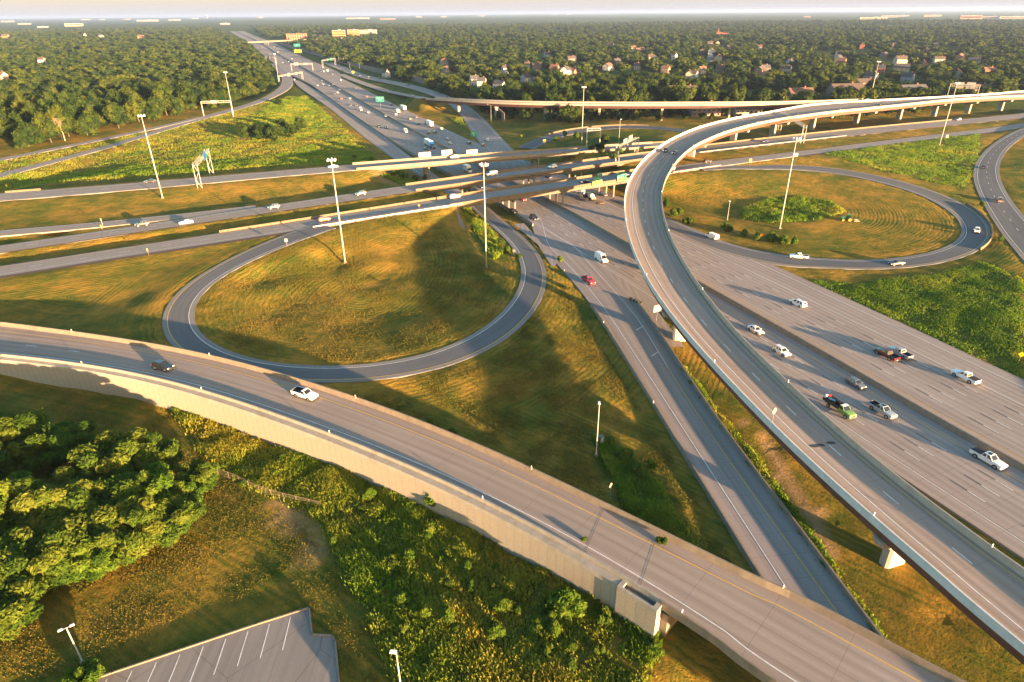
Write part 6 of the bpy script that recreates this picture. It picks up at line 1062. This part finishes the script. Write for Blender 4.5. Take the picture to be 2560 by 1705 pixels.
post_sign(1902,603,1.6,1.2,1.3,M_ORANGE,'small orange triangular sign at the end of the right loop hedge row',[],T1,1,'diamond')
post_sign(1524,1250,2.6,1.15,1.15,M_SBACK,'pale diamond sign back at the edge of the near ramp shrubs',[],PI/2+.9,1,'diamond')
SFx=SF(1905,1070)[0];q=P['F'].at(SFx,P['F'].h(SFx)-.2,1.0);r=empty('road_sign',q);tag(r,'cream diamond sign back on the flyover parapet','road sign');MB().tube((0,0,-.6),(0,0,2.9),.05,n=6).build('post',M_STEEL,r)
o=MB().add([(.02,0,-.75),(.02,.75,0),(.02,0,.75),(.02,-.75,0),(-.02,0,-.75),(-.02,.75,0),(-.02,0,.75),(-.02,-.75,0)],[(0,1,2,3),(7,6,5,4),(0,4,5,1),(1,5,6,2),(2,6,7,3),(3,7,4,0)]).build('sign_panel',M_SBACK,r);o.location=(0,0,2.3);o.rotation_euler=(0,0,2.2)
post_sign(1640,806,3.2,2.6,2.0,M_SBACK,'cream rectangular sign back partly hidden by the flyover girder',[],PI/2+.5)
# delineator posts along the parapets
def delineators(key,k,off,step,a,b,label,h=.75,dz=1.05,col=M_SWHITE):
    p=P[key];n=0
    for s in np.arange(a,b,step):
        q=p.at(s,k*p.h(s)+off,dz)
        if 'dl' not in PROTO:
            o=MB().box((0,0,h/2-.2),(.10,.10,h)).build('delineator',M_SWHITE);PROTO['dl']=o;o['category']='delineator'
        else:o=PROTO['dl'].copy();COL.objects.link(o)
        o.location=tuple(q);o['label']=label;o['group']=label.replace('small white reflector post','reflector posts')
delineators('N',1,-.2,34,6,pN.len,'small white reflector post on the cream wall parapet')
delineators('N',-1,.2,40,12,pN.len,'small white reflector post on the far parapet of the near ramp',.8)
delineators('F',1,-.2,45,250,fe-15,'small white reflector post on the left flyover parapet')
delineators('F',-1,.2,45,260,fe-15,'small white reflector post on the right flyover parapet')
delineators('M',1,.4,40,70,170,'small white reflector post on the grass side wall of the sunken ramp',.8,.8)
# crash barrels stripes at the gore: a striped attenuator
S,_=P['M'].S_at_px(1596,762);q=at(1590,756,0);r=empty('crash_cushion',q,-.95);tag(r,'black and cream striped crash cushion in front of the ramp wall','crash cushion')
m1=MB();m2=MB()
for k in range(8):(m1 if k%2 else m2).box((k*.62-2.4,0,.42),(.6,.75,.84))
m1.build('dark_bays',M_BLACKP,r);m2.build('pale_bays',M_PARA,r)
# stubby cross bars beside the gore line
mk=MB()
for px,py in((1599,820),(1637,885)):
    q=at(px,py,.03);mk.box((q[0],q[1],.034),(.28,3.4,.006),-.75)
mk.build('gore_bars',M_WHITE,M_)
# utility cabinet
q=gpx(1502,1110);r=empty('utility_cabinet',q,.5);tag(r,'green grey utility cabinet beside the slim light pole','cabinet');MB().box((0,0,.9),(.9,.7,1.8)).box((0,0,1.84),(1.0,.8,.08)).build('body',plain('cabinet_green',(.10,.16,.13),.5,.3),r);MB().box((.02,-.36,.9),(.78,.02,1.6)).build('door',plain('cabinet_door',(.28,.30,.30),.5,.3),r);MB().box((.5,.2,.0),(2.2,1.8,.2)).build('pad',M_PARA,r)
# chain link fence
m_,nt,b=mat('chain_link');tr=N(nt,'ShaderNodeBsdfTransparent');mx=N(nt,'ShaderNodeMixShader');b.inputs['Base Color'].default_value=(.16,.14,.12,1);b.inputs['Roughness'].default_value=.6
vo=N(nt,'ShaderNodeTexVoronoi',_feature='DISTANCE_TO_EDGE');vo.inputs['Scale'].default_value=9.;L(nt,pos(nt),vo.inputs['Vector']);L(nt,mth(nt,'LESS_THAN',vo.outputs['Distance'],.035),mx.inputs[0]);L(nt,tr.outputs[0],mx.inputs[1]);L(nt,b.outputs[0],mx.inputs[2]);L(nt,mx.outputs[0],nt.nodes['Material Output'].inputs['Surface'])
fp=[gpx(*q,1.5) for q in((520,1178),(590,1203),(640,1228),(700,1247),(760,1262),(805,1272))];c=fp[2];r=empty('chain_link_fence',c);tag(r,'chain link fence between the lawn and the rusty weeds','fence')
FPth=Path([(*(q-np.array([c[0],c[1],0]))[:2],q[2]-c[2],0) for q in fp],1.);mesh_sweep('mesh',FPth,[(0,0,0),(0,0,1.5)],m_,r,0,None,False)
mesh_sweep('top_rail',FPth,[(0,-.03,1.48),(0,-.03,1.54),(0,.03,1.54),(0,.03,1.48)],M_WOODP,r);src=None
for s in np.arange(0,FPth.len,2.6):
    q=FPth.at(s)
    if src is None:src=MB().tube((0,0,-.3),(0,0,1.58),.035,n=6).build('post',M_WOODP,r)
    else:src=src.copy();COL.objects.link(src)
    src.location=tuple(q)
# concrete drain channel on the loop embankment
a=gpx(1135,520);b2=gpx(1160,572);o=Path([(*a[:2],a[2]+.05,0),(*((a+b2)/2)[:2],float(gz(*((a+b2)/2)[:2]))+.08,0),(*b2[:2],b2[2]+.05,0)],2.);w=mesh_sweep('drain_channel',o,[(0,-1.,.06),(0,-.4,-.03),(0,.4,-.03),(0,1.,.06)],M_PARA,None,0,None,False);tag(w,'concrete drain channel running down the left loop embankment','drain')
# dark patches on the flyover deck (repaired spots)
mk=MB()
for px,py in((2034,1115),(2050,1113),(2077,1107)):
    S,o_=P['F'].S_at_px(px,py);q=P['F'].at(S,o_,.03);n=10;mk.add([(q[0]+.85*math.cos(2*PI*k/n)*(1+.15*math.sin(3*k)),q[1]+.42*math.sin(2*PI*k/n),q[2]) for k in range(n)],[tuple(range(n))])
mk.build('oil_spots',M_BLK,F_)
# expansion joints of the near ramp
mk=MB()
for S0 in(wend-14,wend-5):
    a=pN.ang(S0)
    for wdt,zz in((.05,.028),):
        q=pN.at(S0,0,zz);mk.box((q[0],q[1],q[2]),(wdt,2*pN.h(S0)-.9,.006),a+.28)
mk.build('deck_joints',M_BLK,N_)
# ------------------------------------------------------------------ houses and far buildings
WM={'white':rough_mat('siding_white',(.46,.45,.43),(.56,.55,.53),.4),'cream':rough_mat('siding_cream',(.36,.31,.24),(.44,.38,.29),.4),'brick':rough_mat('brick_red',(.26,.10,.06),(.34,.14,.08),1.),'brown':rough_mat('siding_brown',(.17,.12,.09),(.24,.17,.13),.6),'grey':rough_mat('siding_grey',(.33,.33,.34),(.42,.42,.43),.5),'tan':rough_mat('siding_tan',(.42,.33,.23),(.50,.40,.28),.4),'orange':rough_mat('brick_orange',(.42,.17,.07),(.50,.21,.09),.8)}
RM={'dark':rough_mat('shingle_dark',(.045,.045,.05),(.08,.08,.085),1.2),'brown':rough_mat('shingle_brown',(.06,.043,.036),(.095,.068,.056),1.2),'red':rough_mat('roof_red',(.34,.07,.04),(.42,.10,.055),.8),'rust':rough_mat('shingle_rust',(.12,.065,.045),(.17,.09,.06),1.2)}
def house(px,py,wall,roof,w,d,h,label,rot=.3,pitch=.75,kind='house',ch=True,group=None,nw=3,z=4):
    q=gpx(px,py,z);HOUSES.append((q[0],q[1],max(w,d)*.55+(4. if kind=='house' else 1),max(w,d)*.5+(max(24,.115*np.hypot(q[0],q[1])) if kind=='house' else 9)));h+=1. if kind=='house' else 0;r=empty(kind,(q[0],q[1],q[2]-.4),rot);tag(r,label,'house' if kind!='apartment_building' else 'building',group)
    MB().box((0,0,h/2),(w,d,h)).add([(-w/2,-d/2,h),(-w/2,d/2,h),(-w/2,0,h+d*.5*pitch),(w/2,-d/2,h),(w/2,d/2,h),(w/2,0,h+d*.5*pitch)],[(0,1,2),(5,4,3)]).build('wall',WM[wall],r)
    e=.4;t=.18;k=d/2+e;zz=h+d*.5*pitch+.12;ze=h-e*pitch+.12;R=MB()
    for s in(-1,1):R.loft([[(-w/2-e,0,zz),(-w/2-e,s*k,ze),(-w/2-e,s*k,ze+t),(-w/2-e,0,zz+t)],[(w/2+e,0,zz),(w/2+e,s*k,ze),(w/2+e,s*k,ze+t),(w/2+e,0,zz+t)]])
    ro=R.build('roof',RM[roof],r)
    if ch:MB().box((w*.22,d*.12,zz),(.9,.9,2.2)).box((w*.22,d*.12,zz+1.15),(1.1,1.1,.15)).build('chimney',WM['brick'],ro)
    n=nw
    for s in(-1,1):
        for fl in range(max(1,int(h/2.7))):
            for i in range(n):
                x=-w/2+w*(i+.5)/n;o=MB().box((x,s*(d/2+.02),1.5+fl*2.8),(1.1,.06,1.35)).build('window',M_GLASS,r);MB().box((x,s*(d/2+.03),.78+fl*2.8),(1.3,.12,.1)).build('sill',M_SWHITE,o)
    MB().box((w/2+.02,0,1.5),(.06,1.1,1.4)).build('window',M_GLASS,r);MB().box((w*.1,-d/2-.03,1.05),(1.,.08,2.1)).build('door',WM['brown'],r)
    return r
G1='houses of the neighbourhood behind the highway'
HL=[(966,193,'white','dark',9,8,5,'small white gabled house at the noise wall, left of the viaduct'),(1115,183,'cream','brown',11,8,5,'cream house with grey roof among the trees above the viaduct start'),(1186,212,'white','dark',10,9,6,'white house, left of a pair of steep gables by the viaduct start'),(1205,218,'white','dark',9,9,6,'white house, right of a pair of steep gables by the viaduct start'),(1250,220,'grey','dark',14,9,4,'low house with large dark roof beside the white gables'),(1110,163,'cream','rust',12,9,5,'cream house with rust coloured roof higher up the slope'),(1262,183,'white','brown',8,8,6,'white gable half hidden in trees right of the dark roof'),
(1318,171,'white','brown',8,8,5,'small white gable above the two tall houses'),(1386,181,'brick','rust',11,9,6,'red brick house with steep gable and chimney'),(1413,196,'white','dark',12,10,9,'tall bright white house with steep roof beside the brick house'),(1315,205,'white','brown',11,9,5,'white house with brick chimney left of the brick gable'),(1340,212,'cream','rust',10,8,4,'cream house with rusty roof below the white one'),(1633,155,'white','dark',9,8,5,'white gable near the middle of the neighbourhood'),(1685,150,'white','brown',7,7,7,'narrow white gable beside a bright green tree'),(1777,143,'white','dark',8,9,10,'tall bright white house standing out below the church'),(1775,160,'white','dark',9,8,4,'low white gable below the tall bright white house'),(1592,174,'cream','brown',8,8,5,'cream gable peeking out left of centre'),(1663,185,'brown','rust',10,9,6,'brown house with rust roof in the trees'),(1723,198,'cream','brown',9,8,6,'cream gable facing right among the trees'),(1603,131,'grey','dark',13,9,5,'grey house farther back left of centre'),(1753,137,'brick','brown',9,8,5,'brick house just left of the tall bright white house'),(1897,124,'cream','rust',12,9,5,'cream house with rust roof right of the church'),(1794,112,'cream','brown',13,9,4,'long cream house right below the church'),(1900,188,'brown','brown',14,10,6,'brown house with grey roof right of centre'),
(1974,165,'white','dark',9,9,5,'bright white gable near the thick green tree, right side'),(2094,146,'grey','dark',9,8,7,'blue grey gable above the brick house on the right side'),(2102,164,'brick','rust',11,9,6,'brick house with two small gables on the right side'),(2154,122,'brick','brown',9,8,6,'house with brick chimney high on the right side'),(2208,148,'brown','dark',13,9,6,'dark roofed house with brick end wall on the right side'),(2249,160,'tan','brown',16,12,6,'large tan house with hipped brown gable on the right side'),(2251,180,'tan','dark',18,11,5,'long dark roofed house with tan end wall on the right side'),(2309,168,'brick','rust',13,9,4,'low rusty house right of the large tan house'),(2398,150,'orange','rust',15,9,5,'orange roofed house standing alone at the upper right'),
(108,163,'white','brown',9,9,8,'white gable end standing out of the left wood'),(8,203,'cream','rust',12,9,7,'cream house at the left picture edge in the wood'),(212,90,'cream','rust',14,10,5,'cream roofed house far back in the left wood'),(253,94,'cream','brown',16,11,6,'pale gabled house far back in the left wood, beside a long rusty roof'),(353,96,'orange','rust',22,12,5,'long rusty roofed house far back in the left wood'),(15,95,'orange','rust',26,14,6,'large rust roofed building at the far left edge')]
for i,(a,b_,w_,r_,w,d,h,lb) in enumerate(HL):house(a,b_,w_,r_,w,d,h,lb,rot=(i*1.7)%2.2-.9,pitch=.8,group=G1)
for a in((1707,247,'brown','brown',26,13,8,'brown apartment block with big roof behind the viaduct, left one',-.1),(2110,240,'brown','brown',30,14,7,'large brown apartment block with long hipped roof below the light mast',.12),(2160,222,'brown','brown',26,12,7,'grey brown apartment block behind the large one',.15),(1996,250,'brown','rust',22,12,7,'rusty roofed apartment block behind the flyover junction',.1),(2440,238,'brown','brown',24,13,6,'brown apartment block at the right behind the flyover gantry',-.1),(2277,236,'grey','dark',26,13,5,'dark roofed apartment block left of the flyover gantry',.2),(1760,287,'brown','brown',22,12,6,'brown apartment block seen under the viaduct',.0),(1865,290,'tan','brown',20,12,6,'apartment block with white balconies seen under the viaduct, right one',.0)):
    house(*a[:8],rot=a[8],pitch=.6,kind='apartment_building',ch=True,nw=6,group='apartment blocks behind the viaduct')
# further roofs peeking out of the trees
GR=random.Random(21)
for i in range(30):
    px=GR.uniform(1330,2480);py=GR.uniform(112,205);k=0 if px<1700 else 1 if px<2100 else 2
    house(px,py,GR.choice(('brown','tan','grey','cream','brick')),GR.choice(('dark','brown','brown','rust')),GR.uniform(10,15),GR.uniform(8,10),GR.uniform(4,6),'plain house with brown or grey roof among the trees, '+('left of the church' if k==0 else 'below and right of the church' if k==1 else 'toward the right picture edge'),rot=GR.uniform(-1,1),pitch=.8,group='roofs among the trees, '+('left of the church','right of the church','far right')[k])
# church
q=gpx(1806,92,6);HOUSES.append((q[0],q[1],26,90));r=empty('church',q,-.35);tag(r,'church with bright red roof and thin spire on the right','church');MB().box((0,0,3.5),(34,18,7)).build('wall',WM['orange'],r)
MB().loft([[(-19,0,15),(-19,-11,6),(-19,11,6)],[(19,0,9.5),(19,-11,6),(19,11,6)]]).build('roof',RM['red'],r);MB().tube((-14,0,12),(-14,0,26),1.2,.15,8).build('spire',WM['orange'],r)
# offices and commercial blocks
def block(px,py,w,d,h,wall,label,floors=3,rot=0.,z=6,fins=False,group=None,name='commercial_building',cat='building'):
    q=gpx(px,py,z);dist=np.hypot(q[0],q[1]);HOUSES.append((q[0],q[1],max(w,d)*.5+6,max(w,d)*.5+dist*.07));r=empty(name,(q[0],q[1],q[2]-1),rot);tag(r,label,cat,group)
    MB().box((0,0,h/2),(w,d,h)).build('wall',WM[wall],r);MB().box((0,0,h+.35),(w+.8,d+.8,.7)).box((w*.1,0,h+1.4),(w*.2,d*.4,2.)).build('roof',WM['grey'] if wall!='brown' else RM['brown'],r)
    if floors:
        for f_ in range(floors):
            zz=h*(f_+.55)/floors;m=MB().box((0,-d/2-.08,zz),(w*.94,.12,h/floors*.42)).box((0,d/2+.08,zz),(w*.94,.12,h/floors*.42)).build('window_band',M_GLASS,r)
    if fins:
        n=9;src=None
        for i in range(n):
            x=-w/2+w*i/(n-1)
            if src is None:src=MB().box((0,0,h*.5),(w*.035,1.4,h)).build('fin',WM['orange'],r)
            else:src=src.copy();COL.objects.link(src)
            src.location=(x,-d/2-.5,0)
    return r
block(744,99,62,24,19,'brown','brown red office block with vertical fins by the far overpass',4,.15,5,True,None,'office_building')
block(848,92,46,30,22,'orange','orange brick office block, left part of the long brick group',4,.25,6,False,None,'office_building');block(884,88,44,28,19,'orange','orange brick office block in the middle of the long brick group',4,.25,6,False,None,'office_building');block(921,84,66,30,14,'tan','pale brick office wing at the right end of the long group',3,.25,6,False,None,'office_building')
GC='pale commercial buildings along the horizon'
CB=[(20,52,170,16,'cream','long pale store at the far left edge of the horizon',3200),(62,58,110,12,'cream','pale building below the long far left store',0),(108,66,60,9,'white','small white roof in front of the far left buildings',0),(186,62,120,20,'tan','tan block standing out among far left trees',0),(215,47,150,14,'cream','pale store on the left horizon above the tan block',0),(256,47,90,14,'white','small white store on the left horizon',0),(318,46,120,14,'cream','pale store left of the long white one on the left horizon',0),(370,50,280,18,'white','long white warehouse on the left horizon',0),(437,48,160,14,'cream','pale warehouse right of the long white one',0),(487,44,140,16,'white','white store beside the water tower',0),(652,42,110,24,'tan','tall tan block on the horizon above the highway',0),(563,58,70,10,'white','white building where the highway meets the horizon',0),(895,44,330,14,'tan','very long tan warehouse on the middle horizon',0),(970,46,180,12,'orange','orange brown store right of the very long warehouse',0),(1047,40,110,16,'white','white store on the middle horizon',0),(1110,40,120,16,'white','white block on the middle horizon, left of two',0),(1205,38,120,18,'white','white block on the middle horizon, right of two',0),(1387,34,230,14,'cream','long pale store right of the middle horizon',0),(1424,34,170,14,'cream','long pale store adjoining another right of the middle horizon',0),(1458,32,90,12,'white','small white store right of the long pale pair',0),(2182,44,200,14,'cream','pale store, left of the right hand horizon row',0),(2222,40,150,16,'tan','tan store in the right hand horizon row',0),(2256,38,120,14,'white','white store in the right hand horizon row',0),(2330,38,170,16,'cream','cream store in the right hand horizon row',0),(2425,44,150,26,'orange','bright orange big box building at the right horizon',0),(2480,42,160,14,'tan','tan store right of the bright orange building',0),(2530,43,190,16,'cream','cream store at the right picture edge horizon',0),(2017,40,70,10,'orange','small orange roof left of the right hand horizon row',0)]
for px,py,w,h,wl,lb,_ in CB:
    q=gpx(px,py+3,8);s=min(1.,np.hypot(q[0],q[1])/4200+.15);block(px,py+3,w*s,60*s,h*s*.95,{'white':'grey','cream':'tan'}.get(wl,wl),lb,1,math.atan2(q[0],q[1])*-.6,8,False,GC)
# water tower
q=gpx(519,46,8);s=min(1.3,np.hypot(q[0],q[1])/3400);r=empty('water_tower',q);r.scale=(s,s,s);tag(r,'white water tower on the left horizon','water tower');MB().tube((0,0,0),(0,0,46),6,4,14).build('shaft',WM['cream'],r)
MB().loft([[(a*math.cos(t),a*math.sin(t),z) for t in np.linspace(0,2*PI,17)[:-1]] for a,z in((4,44),(13,50),(15,56),(13,62),(5,66),(.5,67))]).build('tank',WM['white'],r,True)
# far overpass across the highway
p0=np.array((-745.,1890.));p1=np.array((-590.,2150.));OVP=Path([(*(p0+(p0-p1)*.5),7,9),(*p0,7.5,9),(*((p0+p1)/2),8,9),(*p1,7.5,9),(*(p1+(p1-p0)*.5),7,9)],10.)
P['OV']=OVP;LAY['OV']=0;RO_=road('OV',M_CROSS);bridge('far_overpass','distant overpass crossing the highway near the brick offices','OV',0,OVP.len,girder=M_PARA,gd=1.5,piers=[(OVP.len*.44,0,'C'),(OVP.len*.56,0,'C')],cat='bridge');del P['OV']
plant_woods()
HAZE=5e-5;EXPO=2.88
# ------------------------------------------------------------------ sky, sun, air
w=bpy.data.worlds.new('World');SC.world=w;w.use_nodes=True;nt=w.node_tree
sk=nt.nodes.new('ShaderNodeTexSky');sk.sky_type='NISHITA';sk.sun_disc=False;sk.sun_elevation=SUN_EL;sk.sun_rotation=SUN_AZ;sk.altitude=300;sk.air_density=1.0;sk.dust_density=2.0;sk.ozone_density=1.0
bg=nt.nodes['Background'];bg.inputs['Strength'].default_value=.092
tc=nt.nodes.new('ShaderNodeTexCoord');sz=nt.nodes.new('ShaderNodeSeparateXYZ');L(nt,tc.outputs['Generated'],sz.inputs[0])
hs=nt.nodes.new('ShaderNodeHueSaturation');hs.inputs['Saturation'].default_value=1.5;L(nt,sk.outputs[0],hs.inputs['Color'])
g=mth(nt,'DIVIDE',sz.outputs[2],.16,None,True);g=mth(nt,'SUBTRACT',1.,g);g=mth(nt,'POWER',g,2.2)
L(nt,mixc(nt,mth(nt,'MULTIPLY',g,.9),hs.outputs['Color'],(1.26,1.24,1.34)),bg.inputs['Color'])
sun=bpy.data.lights.new('sun','SUN');sun.energy=5.;sun.angle=math.radians(.55);sun.color=(1.,.63,.33)
so=bpy.data.objects.new('sun',sun);COL.objects.link(so)
sd=Vector((math.sin(SUN_AZ)*math.cos(SUN_EL),math.cos(SUN_AZ)*math.cos(SUN_EL),math.sin(SUN_EL)));so.rotation_euler=sd.to_track_quat('Z','Y').to_euler();so.location=(120,-120,90)
if HAZE>0:
    m=bpy.data.materials.new('haze_air');m.use_nodes=True;nt=m.node_tree;nt.nodes.remove(nt.nodes['Principled BSDF'])
    pv=nt.nodes.new('ShaderNodeVolumePrincipled');pv.inputs['Color'].default_value=(.42,.57,.94,1);pv.inputs['Density'].default_value=HAZE;pv.inputs['Anisotropy'].default_value=.2
    nt.links.new(pv.outputs[0],nt.nodes['Material Output'].inputs['Volume'])
    zmin=float(GZ.min())-1.5;o=MB().box((0,14300,(zmin+96)/2),(53000,32400,96-zmin)).build('haze',m);o['kind']='stuff'
vs=SC.view_settings;vs.view_transform='Standard';vs.look='None';vs.exposure=EXPO;vs.gamma=1
SC.cycles.volume_bounces=1;SC.cycles.max_bounces=6;SC.cycles.transparent_max_bounces=8
SC.cycles.sample_clamp_indirect=4
